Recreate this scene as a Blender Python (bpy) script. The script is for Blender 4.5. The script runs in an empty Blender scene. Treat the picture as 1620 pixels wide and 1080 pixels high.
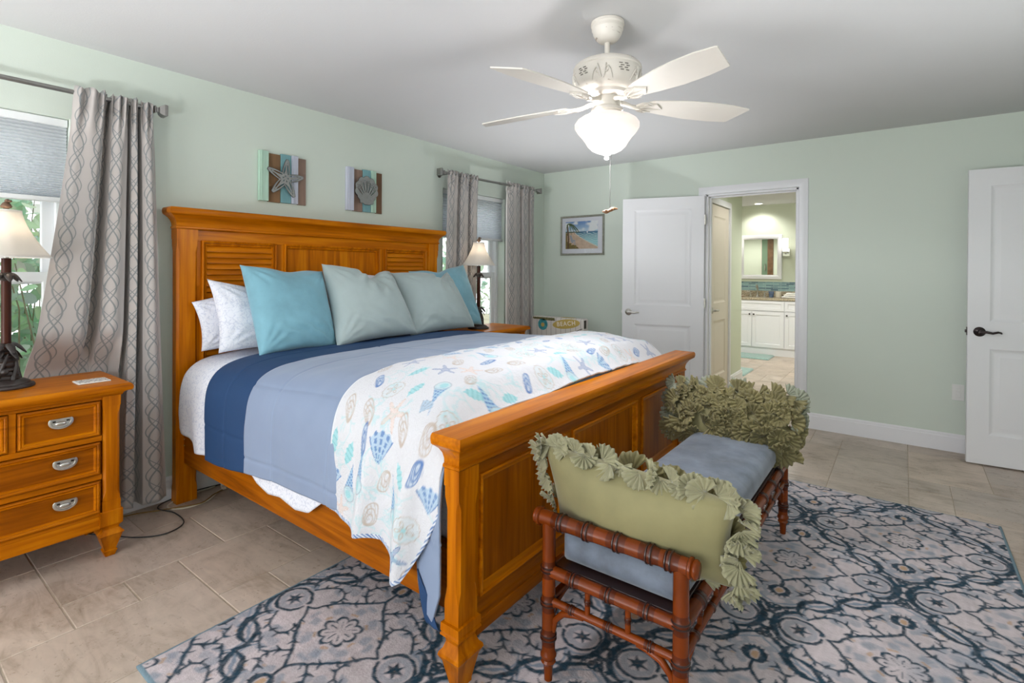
import bpy, bmesh, math, random
import numpy as np
from mathutils import Vector, Matrix, noise
R = math.radians; PI = math.pi
SC = bpy.context.scene; COL = SC.collection
random.seed(7); rng = np.random.default_rng(7)

# ------------------------------------------------------------ camera, world, lights, exposure
cam = bpy.data.cameras.new('camera'); co = bpy.data.objects.new('camera', cam); COL.objects.link(co)
co.location = (3.331, -4.997, 1.315)
cam.sensor_width = 36; cam.lens = 816.8/1620*36; cam.shift_y = -0.06654; cam.clip_start = .02
YAW, PITCH, ROLL = R(37.195), R(.30), R(.32)
d_ = Vector((-math.sin(YAW)*math.cos(PITCH), math.cos(YAW)*math.cos(PITCH), -math.sin(PITCH)))
r0 = Vector((math.cos(YAW), math.sin(YAW), 0)); u0 = r0.cross(d_)
r_ = math.cos(ROLL)*r0+math.sin(ROLL)*u0; u_ = -math.sin(ROLL)*r0+math.cos(ROLL)*u0
co.rotation_euler = Matrix((r_, u_, -d_)).transposed().to_euler()
SC.camera = co
SC.view_settings.view_transform = 'Standard'; SC.view_settings.look = 'None'
SC.view_settings.gamma = 1; SC.view_settings.use_curve_mapping = False
SC.view_settings.exposure = 0.17
SC.cycles.use_denoising = True
SC.cycles.max_bounces = 10; SC.cycles.diffuse_bounces = 6; SC.cycles.transparent_max_bounces = 24
SC.cycles.sample_clamp_indirect = 6.0; SC.cycles.caustics_reflective = False; SC.cycles.caustics_refractive = False
W = bpy.data.worlds.new('world'); SC.world = W; W.use_nodes = True
wn = W.node_tree; bg = wn.nodes['Background']
sky = wn.nodes.new('ShaderNodeTexSky'); sky.sky_type = 'HOSEK_WILKIE'; sky.turbidity = 4; sky.ground_albedo = .4
sky.sun_direction = Vector((-.3, -.5, .8)).normalized()
mixw = wn.nodes.new('ShaderNodeMix'); mixw.data_type = 'RGBA'; mixw.inputs[0].default_value = .75
mixw.inputs[7].default_value = (.95, .98, 1, 1)
wn.links.new(sky.outputs[0], mixw.inputs[6]); wn.links.new(mixw.outputs[2], bg.inputs[0]); bg.inputs[1].default_value = 2.6

def lamp(name, kind, loc, power, color=(1, 1, 1), size=.1, rot=None, size_y=None, spot=None, blend=.6):
    l = bpy.data.lights.new(name, kind); l.energy = power; l.color = color
    if kind == 'AREA':
        l.size = size
        if size_y: l.shape = 'RECTANGLE'; l.size_y = size_y
    else: l.shadow_soft_size = size
    if spot: l.spot_size = spot; l.spot_blend = blend
    o = bpy.data.objects.new(name, l); COL.objects.link(o); o.location = loc
    if rot: o.rotation_euler = rot
    return o
# daylight through the wide sliding window in the wall behind the camera, and through the bedroom windows
lamp('daylight_patio', 'AREA', (1.75, -8.45, 1.3), 92, (.97, .985, 1), 3.4, (R(90), 0, 0), 2.4)
lamp('ceiling_fill_bounce', 'AREA', (1.75, -9.2, .0), 200, (.97, .985, 1), 3.6, (R(155), 0, 0), 1.6)  # area light added low outside to lift the ceiling

# uplight spots added out of view as fill, washing the ceiling
lamp('fill_uplight', 'SPOT', (2.0, -5.7, .95), 140, (.95, .97, 1), .12, (R(180), 0, 0), spot=R(165))
lamp('fill_uplight', 'SPOT', (3.98, -2.7, .55), 70, (.95, .97, 1), .12, (R(180), 0, 0), spot=R(122), blend=1)
lamp('fill_uplight', 'SPOT', (1.25, -1.2, .34), 95, (.95, .97, 1), .12, (R(180), 0, 0), spot=R(92), blend=1)

# ------------------------------------------------------------ material helpers
def mat(name, col=(.8, .8, .8), rough=.5, metal=0, **kw):
    m = bpy.data.materials.new(name); m.use_nodes = True
    p = m.node_tree.nodes['Principled BSDF']
    p.inputs['Base Color'].default_value = (*col, 1); p.inputs['Roughness'].default_value = rough
    p.inputs['Metallic'].default_value = metal
    for k, v in kw.items(): p.inputs[k.replace('_', ' ')].default_value = v
    return m
def srgb(r, g, b):
    f = lambda c: (c/255/12.92 if c <= 10 else ((c/255+.055)/1.055)**2.4)
    return (f(r), f(g), f(b))
class NT:
    def __init__(s, m): s.t = m.node_tree; s.p = s.t.nodes.get('Principled BSDF')
    def n(s, typ, **kw):
        o = s.t.nodes.new('ShaderNode'+typ)
        for k, v in kw.items(): setattr(o, k, v)
        return o
    def l(s, a, b): s.t.links.new(a, b)
    def math(s, op, a, b=None, c=None):
        o = s.n('Math', operation=op)
        for i, v in enumerate((a, b, c)):
            if v is None: continue
            if isinstance(v, (int, float)): o.inputs[i].default_value = v
            else: s.l(v, o.inputs[i])
        return o.outputs[0]
    def coord(s, kind='Object', scale=(1, 1, 1)):
        c = s.n('TexCoord'); mp = s.n('Mapping'); mp.inputs['Scale'].default_value = scale
        s.l(c.outputs[kind], mp.inputs[0]); return mp.outputs[0]
    def noise(s, vec, scale, detail=3, rough=.5, dist=0):
        o = s.n('TexNoise'); o.inputs['Scale'].default_value = scale; o.inputs['Detail'].default_value = detail
        o.inputs['Roughness'].default_value = rough; o.inputs['Distortion'].default_value = dist
        if vec is not None: s.l(vec, o.inputs['Vector'])
        return o.outputs[0]
    def ramp(s, fac, stops):
        o = s.n('ValToRGB'); e = o.color_ramp.elements
        while len(e) < len(stops): e.new(.5)
        for el, (p, c) in zip(e, stops): el.position = p; el.color = (*c, 1)
        s.l(fac, o.inputs[0]); return o.outputs[0]
    def mix(s, fac, a, b, blend='MIX'):
        o = s.n('Mix', data_type='RGBA', blend_type=blend)
        for i, v in ((0, fac), (6, a), (7, b)):
            if isinstance(v, (int, float)): o.inputs[i].default_value = v
            elif isinstance(v, tuple): o.inputs[i].default_value = (*v, 1)
            else: s.l(v, o.inputs[i])
        return o.outputs[2]
    def bump(s, h, strength=.2, dist=.01):
        o = s.n('Bump'); o.inputs['Strength'].default_value = strength; o.inputs['Distance'].default_value = dist
        s.l(h, o.inputs['Height']); s.l(o.outputs[0], s.p.inputs['Normal'])
    def base(s, c): s.l(c, s.p.inputs['Base Color'])

def wood(name, axis, dark, mid, light, rough=.34, coat=.03, sc=1):
    m = mat(name, mid, rough, Coat_Weight=coat, Coat_Roughness=.18, Specular_IOR_Level=.10); N = NT(m)
    s = [17*sc]*3; s['xyz'.index(axis)] = 1.1*sc
    v = N.coord('Object', s); a = N.noise(v, 1.0, 5, .55, 1.2)
    s2 = [70*sc]*3; s2['xyz'.index(axis)] = 2.0*sc
    b = N.noise(N.coord('Object', s2), 1.0, 3, .6, .3)
    f = N.math('ADD', N.math('MULTIPLY', a, .72), N.math('MULTIPLY', b, .28))
    N.base(N.ramp(f, [(.32, dark), (.5, mid), (.66, light)])); N.bump(b, .06, .004); return m
HD, HM, HL = srgb(134, 68, 0), srgb(178, 98, 0), srgb(202, 122, 6)
WX, WY, WZ = (wood('honey_pine_'+a, a, HD, HM, HL) for a in 'xyz')
WR = wood('side_rail_pine_shaded', 'x', srgb(104, 50, 0), srgb(148, 78, 1), srgb(174, 98, 4))  # darker copy of the honey pine; shade under the quilt is in its colour
WXd, WYd, WZd = (wood('honey_pine_shaded_'+a, a, srgb(112, 54, 0), srgb(148, 78, 0), srgb(172, 97, 2)) for a in 'xyz')  # same pine, darker; the footboard's shade is put into this colour

def noisy(name, col, rough=.6, amt=.12, scale=8, bump=0, bscale=200, metal=0, **kw):
    m = mat(name, col, rough, metal, **kw); N = NT(m); v = N.coord()
    f = N.noise(v, scale, 4); lo = tuple(c*(1-amt) for c in col); hi = tuple(min(1, c*(1+amt)) for c in col)
    N.base(N.ramp(f, [(.3, lo), (.7, hi)]))
    if bump: N.bump(N.noise(v, bscale, 3), bump, .004)
    return m
M = {}
M['wall'] = noisy('mint_wall_paint', srgb(207, 216, 206), .75, .012, 1.2, .10, 160)
M['bathwall'] = noisy('sage_bath_paint', srgb(208, 214, 196), .75, .012, 1.2, .06, 160)
M['ceiling'] = noisy('white_ceiling_paint', srgb(204, 204, 205), .85, .012, 1.2, .12, 120)
M['trim'] = noisy('white_trim_paint', srgb(228, 228, 232), .38, .01, 2)
M['door'] = noisy('white_door_paint', srgb(224, 224, 227), .42, .01, 2, .04, 300)
M['closetdoor'] = noisy('warm_white_door_paint', srgb(218, 208, 196), .42, .01, 2)
M['vinyl'] = mat('white_vinyl', srgb(232, 234, 236), .35)
M['nickel'] = mat('brushed_nickel', (.55, .53, .50), .28, 1)
M['pewter'] = noisy('satin_pewter', (.62, .60, .56), .33, .08, 60, metal=1)
M['rodmetal'] = noisy('graphite_rod_metal', (.30, .29, .28), .32, .06, 60, metal=1)
M['darkmetal'] = mat('dark_bronze_metal', (.06, .05, .05), .35, 1)
M['chrome'] = mat('chrome', (.8, .8, .8), .1, 1)
M['white'] = noisy('distressed_white_enamel', srgb(208, 203, 195), .45, .02, 6)
def distressed():
    m = mat('distressed_white_fan_enamel', srgb(216, 210, 202), .45); N = NT(m); f = N.noise(N.coord('Object', (7, 7, 110)), 1, 3, .6); g = N.noise(N.coord(), 9, 3)
    k = N.math('MULTIPLY', N.math('GREATER_THAN', f, .63), N.math('GREATER_THAN', g, .5)); N.base(N.mix(N.math('MULTIPLY', k, .7), srgb(216, 210, 202), srgb(140, 128, 112))); return m
M['fanbody'] = distressed()
M['bronze'] = noisy('dark_bronze_resin', srgb(44, 36, 34), .42, .35, 30, .3, 60)
M['gilt'] = noisy('aged_gilt_resin', srgb(110, 84, 66), .4, .4, 50, .4, 80, metal=.4)
M['polewood'] = wood('dark_cherry_pole', 'z', srgb(38, 18, 12), srgb(60, 30, 22), srgb(84, 46, 34), .3, .1)
M['plastic_white'] = mat('white_plastic', (.75, .75, .73), .4)
M['cable_black'] = mat('black_cable', (.02, .02, .02), .5)
M['cable_white'] = mat('ivory_cable', srgb(215, 210, 195), .5)
M['cable_brown'] = mat('ochre_cable', srgb(130, 98, 40), .5)

# travertine
def travertine(name, tint):
    m = mat(name, (.5, .42, .33), .42); N = NT(m); v = N.coord()
    at = N.n('Attribute', attribute_name='tone')
    a = N.noise(v, 3.2, 7, .62, .8); b = N.noise(N.coord('Object', (5, 16, 5)), 1, 5, .6, 1.5)
    f = N.math('ADD', N.math('MULTIPLY', a, .6), N.math('MULTIPLY', b, .4))
    c = N.ramp(f, [(.36, tuple(q*t for q, t in zip((.66, .63, .58), tint))), (.5, tint), (.66, tuple(min(1, 1.2*t) for t in tint))])
    c = N.mix(1.0, c, at.outputs['Color'], 'MULTIPLY')
    pit = N.noise(v, 46, 5, .7); mask = N.noise(v, 5, 3)
    pf = N.math('MULTIPLY', N.math('GREATER_THAN', pit, .60), N.math('GREATER_THAN', mask, .50))
    c = N.mix(N.math('MULTIPLY', pf, .34), c, (.26, .19, .13)); N.base(c)
    h = N.math('SUBTRACT', N.math('MULTIPLY', a, .25), N.math('MULTIPLY', pf, .5)); N.bump(h, .35, .004)
    N.l(N.math('ADD', N.math('MULTIPLY', pf, .3), .40), N.p.inputs['Roughness']); return m
M['floor'] = travertine('travertine_tile', srgb(190, 174, 160))
M['grout'] = noisy('sand_grout', srgb(170, 156, 138), .9, .15, 40)

# fabrics
def fabric(name, col, rough=.85, sheen=.3, amt=.05, scale=14, bump=.12, bscale=500, tint=None, **kw):
    m = mat(name, col, rough, Sheen_Weight=sheen, Sheen_Roughness=.4, **kw); N = NT(m); v = N.coord()
    lo = tuple(c*(1-amt) for c in col); hi = tint or tuple(min(1, c*(1+amt*1.3)) for c in col)
    f = N.noise(v, scale, 5, .6); N.base(N.ramp(f, [(.32, lo), (.68, hi)]))
    N.bump(N.noise(v, bscale, 2), bump, .002); return m
M['comforter'] = fabric('periwinkle_microfibre', srgb(128, 143, 170), .7, .25, .03, 3, .05)
M['navy'] = fabric('navy_microfibre', srgb(20, 58, 100), .75, 0, .05, 3, .05)
M['teal'] = fabric('teal_velvet', srgb(116, 164, 180), .75, .35, .14, 4, .06)
M['sage'] = fabric('seafoam_velvet', srgb(158, 172, 172), .75, .35, .06, 5, .06)
M['benchblue'] = fabric('slate_blue_velvet', srgb(104, 113, 128), .7, .4, .30, 9, .05)
M['olive'] = fabric('olive_velvet', srgb(130, 124, 86), .72, .35, .12, 5, .05)
M['olive_dk'] = fabric('olive_ruffle_velvet', srgb(122, 114, 76), .75, .3, .22, 9, .04)
M['olive_grey'] = fabric('grey_green_ruffle_velvet', srgb(142, 146, 128), .75, .35, .15, 9, .04)
M['olive_lt'] = fabric('pale_olive_ruffle_velvet', srgb(142, 139, 110), .75, .4, .15, 9, .04)
M['lining'] = fabric('ivory_lining', srgb(232, 230, 226), .9, .1, .02)
def sheet_mat():
    m = mat('white_sheet_floral', srgb(222, 224, 236), .9); N = NT(m); v = N.coord()
    w = N.n('TexNoise'); w.inputs['Scale'].default_value = 44; w.inputs['Detail'].default_value = 1.5
    nz = N.n('TexNoise'); nz.inputs['Scale'].default_value = 30; N.l(v, nz.inputs['Vector'])
    vm = N.n('VectorMath', operation='SCALE'); N.l(nz.outputs['Color'], vm.inputs[0]); vm.inputs['Scale'].default_value = .03
    va = N.n('VectorMath', operation='ADD'); N.l(v, va.inputs[0]); N.l(vm.outputs[0], va.inputs[1]); N.l(va.outputs[0], w.inputs['Vector'])
    f = N.math('GREATER_THAN', N.math('ABSOLUTE', N.math('SUBTRACT', w.outputs[0], .5)), .030)
    N.base(N.mix(f, srgb(203, 207, 222), srgb(224, 226, 235))); N.bump(N.noise(v, 60, 3), .08, .004); return m
M['sheet'] = sheet_mat()
def curtain_mat():
    m = mat('grey_ogee_jacquard', srgb(150, 142, 138), .5, Sheen_Weight=.3); N = NT(m)
    uv = N.n('UVMap'); s = N.n('SeparateXYZ'); N.l(uv.outputs[0], s.inputs[0]); u, v = s.outputs[0], s.outputs[1]
    P, Wd = .23, .14
    sn = N.math('SINE', N.math('MULTIPLY', v, 2*PI/P)); sn2 = N.math('SINE', N.math('ADD', N.math('MULTIPLY', v, 2*PI/P), .9))
    acc = None
    for k, (sg, ph, a, src) in enumerate(((1, 0, .033, sn), (-1, 0, .033, sn), (1, .5, .048, sn2), (-1, .5, .048, sn2))):
        x = N.math('ADD', N.math('DIVIDE', N.math('ADD', u, N.math('MULTIPLY', src, sg*a)), Wd), ph*0.0)
        dd = N.math('ABSOLUTE', N.math('SUBTRACT', N.math('FRACT', x), .5))
        g = N.math('LESS_THAN', dd, .036 if k < 2 else .024)
        acc = g if acc is None else N.math('MAXIMUM', acc, g)
    nz = N.noise(N.coord(), 3, 3)
    c0 = N.ramp(nz, [(.3, srgb(164, 158, 155)), (.7, srgb(178, 170, 166))])
    N.base(N.mix(acc, c0, srgb(124, 127, 128)))
    N.l(N.math('ADD', N.math('MULTIPLY', acc, -.12), .5), N.p.inputs['Roughness']); N.bump(acc, .15, .001); return m
M['curtain'] = curtain_mat()
def attr_mat(name, rough, bscale=0, bump=0, sheen=.2):
    m = mat(name, (.5, .5, .5), rough, Sheen_Weight=sheen); N = NT(m); a = N.n('Attribute', attribute_name='paint')
    N.base(a.outputs['Color'])
    if bump:
        v = N.coord(); w = N.n('TexVoronoi', feature='SMOOTH_F1'); w.inputs['Scale'].default_value = bscale; N.l(v, w.inputs['Vector'])
        N.bump(N.math('ADD', w.outputs['Distance'], N.noise(v, bscale*3, 2)), bump, .006)
    return m
M['quilt'] = attr_mat('quilted_seashell_cotton', .88, 60, .5)
M['rug'] = attr_mat('woven_rug_pile', .95, 130, .35, 0)
M['print'] = attr_mat('painted_print', .5)
def glow(name, col, strength, base=(1, 1, 1)):
    return mat(name, base, .4, Emission_Color=(*col, 1), Emission_Strength=strength)
def shade_mat(name, col, tr=.5, emis=None):
    m = mat(name, col, .8); N = NT(m); out = N.t.nodes['Material Output']
    t = N.n('BsdfTranslucent'); t.inputs[0].default_value = (*col, 1); mx = N.n('MixShader'); mx.inputs[0].default_value = tr
    N.l(N.p.outputs[0], mx.inputs[1]); N.l(t.outputs[0], mx.inputs[2]); N.l(mx.outputs[0], out.inputs[0]); return m
M['lampshade'] = shade_mat('ivory_lampshade', srgb(238, 234, 228), .55)
M['cell'] = shade_mat('white_cellular_shade', srgb(240, 242, 245), .62)
M['bowl'] = glow('frosted_glass_bowl', (1, .92, .85), .60, srgb(178, 170, 162))
M['bulb'] = glow('lit_bulb', (1, .85, .65), 12)
M['canlight'] = glow('lit_can_lens', (1, .95, .85), 9)
M['sconceglass'] = glow('lit_sconce_glass', (1, .96, .88), 1.6)
def glass_mat():
    m = bpy.data.materials.new('window_glass'); m.use_nodes = True; N = NT(m); t = N.t
    out = t.nodes['Material Output']; tr = N.n('BsdfTransparent'); gl = N.n('BsdfGlossy'); gl.inputs['Roughness'].default_value = .02
    fr = N.n('LayerWeight'); fr.inputs[0].default_value = .5; mx = N.n('MixShader'); fac = N.math('ADD', N.math('MULTIPLY', N.math('POWER', fr.outputs['Facing'], 5), .8), .03)
    N.l(fac, mx.inputs[0]); N.l(tr.outputs[0], mx.inputs[1]); N.l(gl.outputs[0], mx.inputs[2]); N.l(mx.outputs[0], out.inputs[0]); return m
M['glass'] = glass_mat()
M['mirror'] = mat('mirror_silver', (.86, .88, .86), .02, 1)
def granite():
    m = mat('tan_granite', (.4, .35, .28), .25); N = NT(m); v = N.coord()
    f = N.noise(v, 60, 6, .7); g = N.noise(v, 14, 4)
    c = N.ramp(f, [(.38, srgb(88, 80, 68)), (.48, srgb(160, 146, 122)), (.6, srgb(198, 186, 162))]); N.base(N.mix(N.math('MULTIPLY', g, .35), c, srgb(150, 140, 124))); return m
M['granite'] = granite()
def mosaic():
    m = mat('teal_glass_mosaic', (.2, .3, .35), .18); N = NT(m); v = N.coord()
    s = N.n('SeparateXYZ'); N.l(v, s.inputs[0]); c = N.n('CombineXYZ'); N.l(s.outputs[0], c.inputs[0]); N.l(s.outputs[2], c.inputs[1])
    b = N.n('TexBrick'); N.l(c.outputs[0], b.inputs[0]); b.inputs['Scale'].default_value = 1
    b.inputs['Brick Width'].default_value = .115; b.inputs['Row Height'].default_value = .024; b.inputs['Mortar Size'].default_value = .0016
    b.offset = .37; b.inputs['Color1'].default_value = (*srgb(74, 104, 122), 1); b.inputs['Color2'].default_value = (*srgb(150, 186, 186), 1)
    b.inputs['Mortar'].default_value = (*srgb(190, 200, 196), 1); b.inputs['Bias'].default_value = -.1; N.base(b.outputs[0]); return m
M['mosaic'] = mosaic()

# ------------------------------------------------------------ mesh helpers
class MB:
    def __init__(s): s.v = []; s.f = []; s.mi = []; s.cur = 0; s.T = None
    def add(s, vs, fs):
        b = len(s.v)
        s.v += [tuple(s.T(Vector(p))) if s.T else tuple(p) for p in vs]
        s.f += [tuple(b+i for i in f) for f in fs]; s.mi += [s.cur]*len(fs); return s
    def box(s, x0, x1, y0, y1, z0, z1):
        return s.add([(x, y, z) for z in (z0, z1) for y in (y0, y1) for x in (x0, x1)],
                     [(0, 2, 3, 1), (4, 5, 7, 6), (0, 1, 5, 4), (2, 6, 7, 3), (0, 4, 6, 2), (1, 3, 7, 5)])
    def rings(s, loops, cap0=True, cap1=True, close=True):
        n = len(loops[0]); vs = [p for l in loops for p in l]; fs = []
        for k in range(len(loops)-1):
            for i in range(n if close else n-1):
                j = (i+1) % n; fs.append((k*n+i, k*n+j, (k+1)*n+j, (k+1)*n+i))
        if cap0: fs.append(tuple(reversed(range(n))))
        if cap1: fs.append(tuple((len(loops)-1)*n+i for i in range(n)))
        return s.add(vs, fs)
    def lathe(s, prof, c=(0, 0, 0), d=(0, 0, 1), seg=24, cap=True, scale=(1, 1)):
        d = Vector(d).normalized(); a = d.orthogonal().normalized() if abs(d.z) < .999 else Vector((1, 0, 0)); b = d.cross(a); c = Vector(c)
        L = [[c+d*h+(a*math.cos(2*PI*i/seg)*scale[0]+b*math.sin(2*PI*i/seg)*scale[1])*max(r, 1e-5) for i in range(seg)] for r, h in prof]
        return s.rings(L, cap, cap)
    def tube(s, pts, r, seg=8, cap=True):
        pts = [Vector(p) for p in pts]; rs = r if hasattr(r, '__len__') else [r]*len(pts)
        L = []; a = None
        for i, p in enumerate(pts):
            t = (pts[min(i+1, len(pts)-1)]-pts[max(i-1, 0)]).normalized()
            if a is None: a = t.orthogonal().normalized()
            a = (a-t*a.dot(t)).normalized(); b = t.cross(a)
            L.append([p+(a*math.cos(2*PI*k/seg)+b*math.sin(2*PI*k/seg))*rs[i] for k in range(seg)])
        return s.rings(L, cap, cap)
    def prism(s, poly, ax, a0, a1):
        f = {'x': lambda p, t: (t, p[0], p[1]), 'y': lambda p, t: (p[0], t, p[1]), 'z': lambda p, t: (p[0], p[1], t)}[ax]
        return s.rings([[f(p, a0) for p in poly], [f(p, a1) for p in poly]])
    def frame(s, u0, u1, v0, v1, prof, P, cap=False):
        # nested rectangles: prof = [(inset, height)], P(u, v, h) -> point
        L = [[P(u0+i, v0+i, h), P(u1-i, v0+i, h), P(u1-i, v1-i, h), P(u0+i, v1-i, h)] for i, h in prof]
        return s.rings(L, False, cap)
    def sqlathe(s, prof, cx, cy):
        # square section turned profile, prof = [(half, z)]
        return s.rings([[(cx-h, cy-h, z), (cx+h, cy-h, z), (cx+h, cy+h, z), (cx-h, cy+h, z)] for h, z in prof])
    def grid(s, G):
        n, m = len(G), len(G[0]); return s.add([p for row in G for p in row], [(i*m+j, i*m+j+1, (i+1)*m+j+1, (i+1)*m+j) for i in range(n-1) for j in range(m-1)])
    def build(s, name, m, parent=None, smooth=None, bevel=0, seg=2, label=None, sub=0, solid=0):
        me = bpy.data.meshes.new(name); o = bpy.data.objects.new(name, me); COL.objects.link(o)
        off = Vector((0, 0, 0))
        q = parent
        while q is not None: off += q.location; q = q.parent
        if parent is not None: o.parent = parent
        me.from_pydata([tuple(Vector(p)-off) for p in s.v], [], s.f)
        ms = m if isinstance(m, (list, tuple)) else [m]
        for q in ms: me.materials.append(q)
        if len(ms) > 1: me.polygons.foreach_set('material_index', s.mi)
        bm = bmesh.new(); bm.from_mesh(me); bmesh.ops.recalc_face_normals(bm, faces=bm.faces); bm.to_mesh(me); bm.free()
        finish(o, smooth, bevel, seg, sub, solid)
        if label: o['label'] = label
        return o
def finish(o, smooth=None, bevel=0, seg=2, sub=0, solid=0):
    me = o.data
    if smooth is not None:
        me.polygons.foreach_set('use_smooth', [True]*len(me.polygons))
        if smooth < 179: me.set_sharp_from_angle(angle=R(smooth))
    if solid:
        b = o.modifiers.new('thick', 'SOLIDIFY'); b.thickness = solid; b.offset = 0
    if bevel:
        b = o.modifiers.new('bevel', 'BEVEL'); b.width = bevel; b.segments = seg; b.limit_method = 'ANGLE'; b.angle_limit = R(35); b.harden_normals = False
        if smooth is None: me.polygons.foreach_set('use_smooth', [True]*len(me.polygons)); me.set_sharp_from_angle(angle=R(50))
    if sub:
        b = o.modifiers.new('sub', 'SUBSURF'); b.levels = sub; b.render_levels = sub
def tag(o, label=None, cat=None, group=None, kind=None):
    for k, v in (('label', label), ('category', cat), ('group', group), ('kind', kind)):
        if v: o[k] = v
    return o
def thing(name, label, cat, loc=(0, 0, 0), group=None):
    o = bpy.data.objects.new(name, None); o.empty_display_size = .1; COL.objects.link(o); o.location = loc
    return tag(o, label, cat, group)
def struct(o, label, cat): return tag(o, label, cat, None, 'structure')
def dup(root, loc, label, rz=None):
    r = root.copy(); COL.objects.link(r); r.location = loc; r['label'] = label
    if rz is not None: r.rotation_euler = (0, 0, rz)
    for ch in list(root.children):
        c = ch.copy(); COL.objects.link(c); c.parent = r
        for g in list(ch.children):
            k = g.copy(); COL.objects.link(k); k.parent = c
    return r
def npmesh(name, co_, faces, m, parent=None, paint=None, uv=None, smooth=True, loc=None):
    me = bpy.data.meshes.new(name); n = len(co_)
    if parent is not None:
        q = parent; co_ = np.array(co_, float)
        while q is not None: co_ = co_-np.array(q.location); q = q.parent
    me.vertices.add(n); me.vertices.foreach_set('co', np.asarray(co_, np.float32).ravel())
    F = np.asarray(faces, np.int32); k = F.shape[1]
    me.loops.add(F.size); me.loops.foreach_set('vertex_index', F.ravel())
    me.polygons.add(len(F)); me.polygons.foreach_set('loop_start', np.arange(0, F.size, k, dtype=np.int32))
    me.update(calc_edges=True); me.polygons.foreach_set('use_smooth', [smooth]*len(F))
    if paint is not None:
        a = me.color_attributes.new('paint', 'FLOAT_COLOR', 'POINT')
        c4 = np.ones((n, 4), np.float32); c4[:, :3] = paint; a.data.foreach_set('color', c4.ravel())
    if uv is not None:
        l = me.uv_layers.new(name='UVMap'); l.data.foreach_set('uv', np.asarray(uv, np.float32)[F.ravel()].ravel())
    me.materials.append(m); me.validate()
    o = bpy.data.objects.new(name, me); COL.objects.link(o)
    if parent is not None: o.parent = parent
    return o
def gridfaces(n, m):
    i, j = np.meshgrid(np.arange(n-1), np.arange(m-1), indexing='ij'); a = (i*m+j).ravel()
    return np.stack([a, a+1, a+m+1, a+m], 1)
def sm(x, a, b):
    t = np.clip((np.asarray(x, float)-a)/(b-a), 0, 1); return t*t*(3-2*t)
LIN = lambda *c: np.array(srgb(*c))

# ------------------------------------------------------------ floor
def tiles(name, x0, x1, y0, y1, m, seed, label, cut=None):
    md = .2025; ox, oy = 2.757, -.41; rr = random.Random(seed)
    i0, i1 = math.floor((x0-ox)/md), math.ceil((x1-ox)/md); j0, j1 = math.floor((y0-oy)/md), math.ceil((y1-oy)/md)
    used = set(); V, F, C = [], [], []; g = .0022; dz = .002
    for j in range(j0, j1):
        for i in range(i0, i1):
            if (i, j) in used: continue
            opts = [(3, 2), (2, 3), (2, 2), (2, 2), (3, 2), (1, 2), (2, 1), (1, 1)]; rr.shuffle(opts); opts.sort(key=lambda o: -(o[0]*o[1] > 3)*(rr.random() < .8)); opts.append((1, 1))
            for a, b in opts:
                cells = [(i+p, j+q) for p in range(a) for q in range(b)]
                if all(c not in used and c[0] < i1 and c[1] < j1 for c in cells): break
            used.update(cells)
            X0, X1, Y0, Y1 = max(ox+i*md, x0)+g, min(ox+(i+a)*md, x1)-g, max(oy+j*md, y0)+g, min(oy+(j+b)*md, y1)-g
            if X1-X0 < .005 or Y1-Y0 < .005: continue
            n = len(V); e = .0028
            V += [(X0, Y0, -dz), (X1, Y0, -dz), (X1, Y1, -dz), (X0, Y1, -dz), (X0+e, Y0+e, 0), (X1-e, Y0+e, 0), (X1-e, Y1-e, 0), (X0+e, Y1-e, 0)]
            F += [(n+4, n+5, n+6, n+7), (n, n+1, n+5, n+4), (n+1, n+2, n+6, n+5), (n+2, n+3, n+7, n+6), (n+3, n, n+4, n+7)]
            t = 1+rr.uniform(-.15, .09); w = rr.uniform(-.025, .025); C += [(t*(1+w), t, t*(1-w))]*8
    n = len(V); V += [(x0, y0, -dz), (x1, y0, -dz), (x1, y1, -dz), (x0, y1, -dz)]; F.append((n, n+1, n+2, n+3)); C += [(1, 1, 1)]*4
    n = len(V); V += [(x0, y0, -.06), (x1, y0, -.06), (x1, y1, -.06), (x0, y1, -.06)]; F.append((n+3, n+2, n+1, n)); C += [(1, 1, 1)]*4
    me = bpy.data.meshes.new(name); me.from_pydata(V, [], F); me.materials.append(m); me.materials.append(M['grout'])
    me.polygons[-1].material_index = 1; me.polygons[-2].material_index = 1
    a = me.color_attributes.new('tone', 'FLOAT_COLOR', 'POINT'); a.data.foreach_set('color', np.array([(*c, 1) for c in C], np.float32).ravel())
    o = bpy.data.objects.new(name, me); COL.objects.link(o); return struct(o, label, 'floor')
RX, FY = 4.47, -7.9
tiles('floor', 0, RX, FY, .06, M['floor'], 5, 'beige travertine bedroom floor in a mixed size tile pattern')
tiles('floor_bathroom', -.7, 3.0, .06, 4.5, M['floor'], 9, 'beige travertine floor of the bathroom beyond the open doorway')
H = 2.44
struct(MB().box(-.2, RX+.15, FY-.15, .12, H, H+.1).build('ceiling', M['ceiling']), 'flat white bedroom ceiling above the fan', 'ceiling')
struct(MB().box(-.8, 3.1, .12, 4.6, H, H+.1).build('ceiling_bathroom', M['ceiling']), 'white bathroom ceiling seen through the doorway', 'ceiling')

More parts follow.
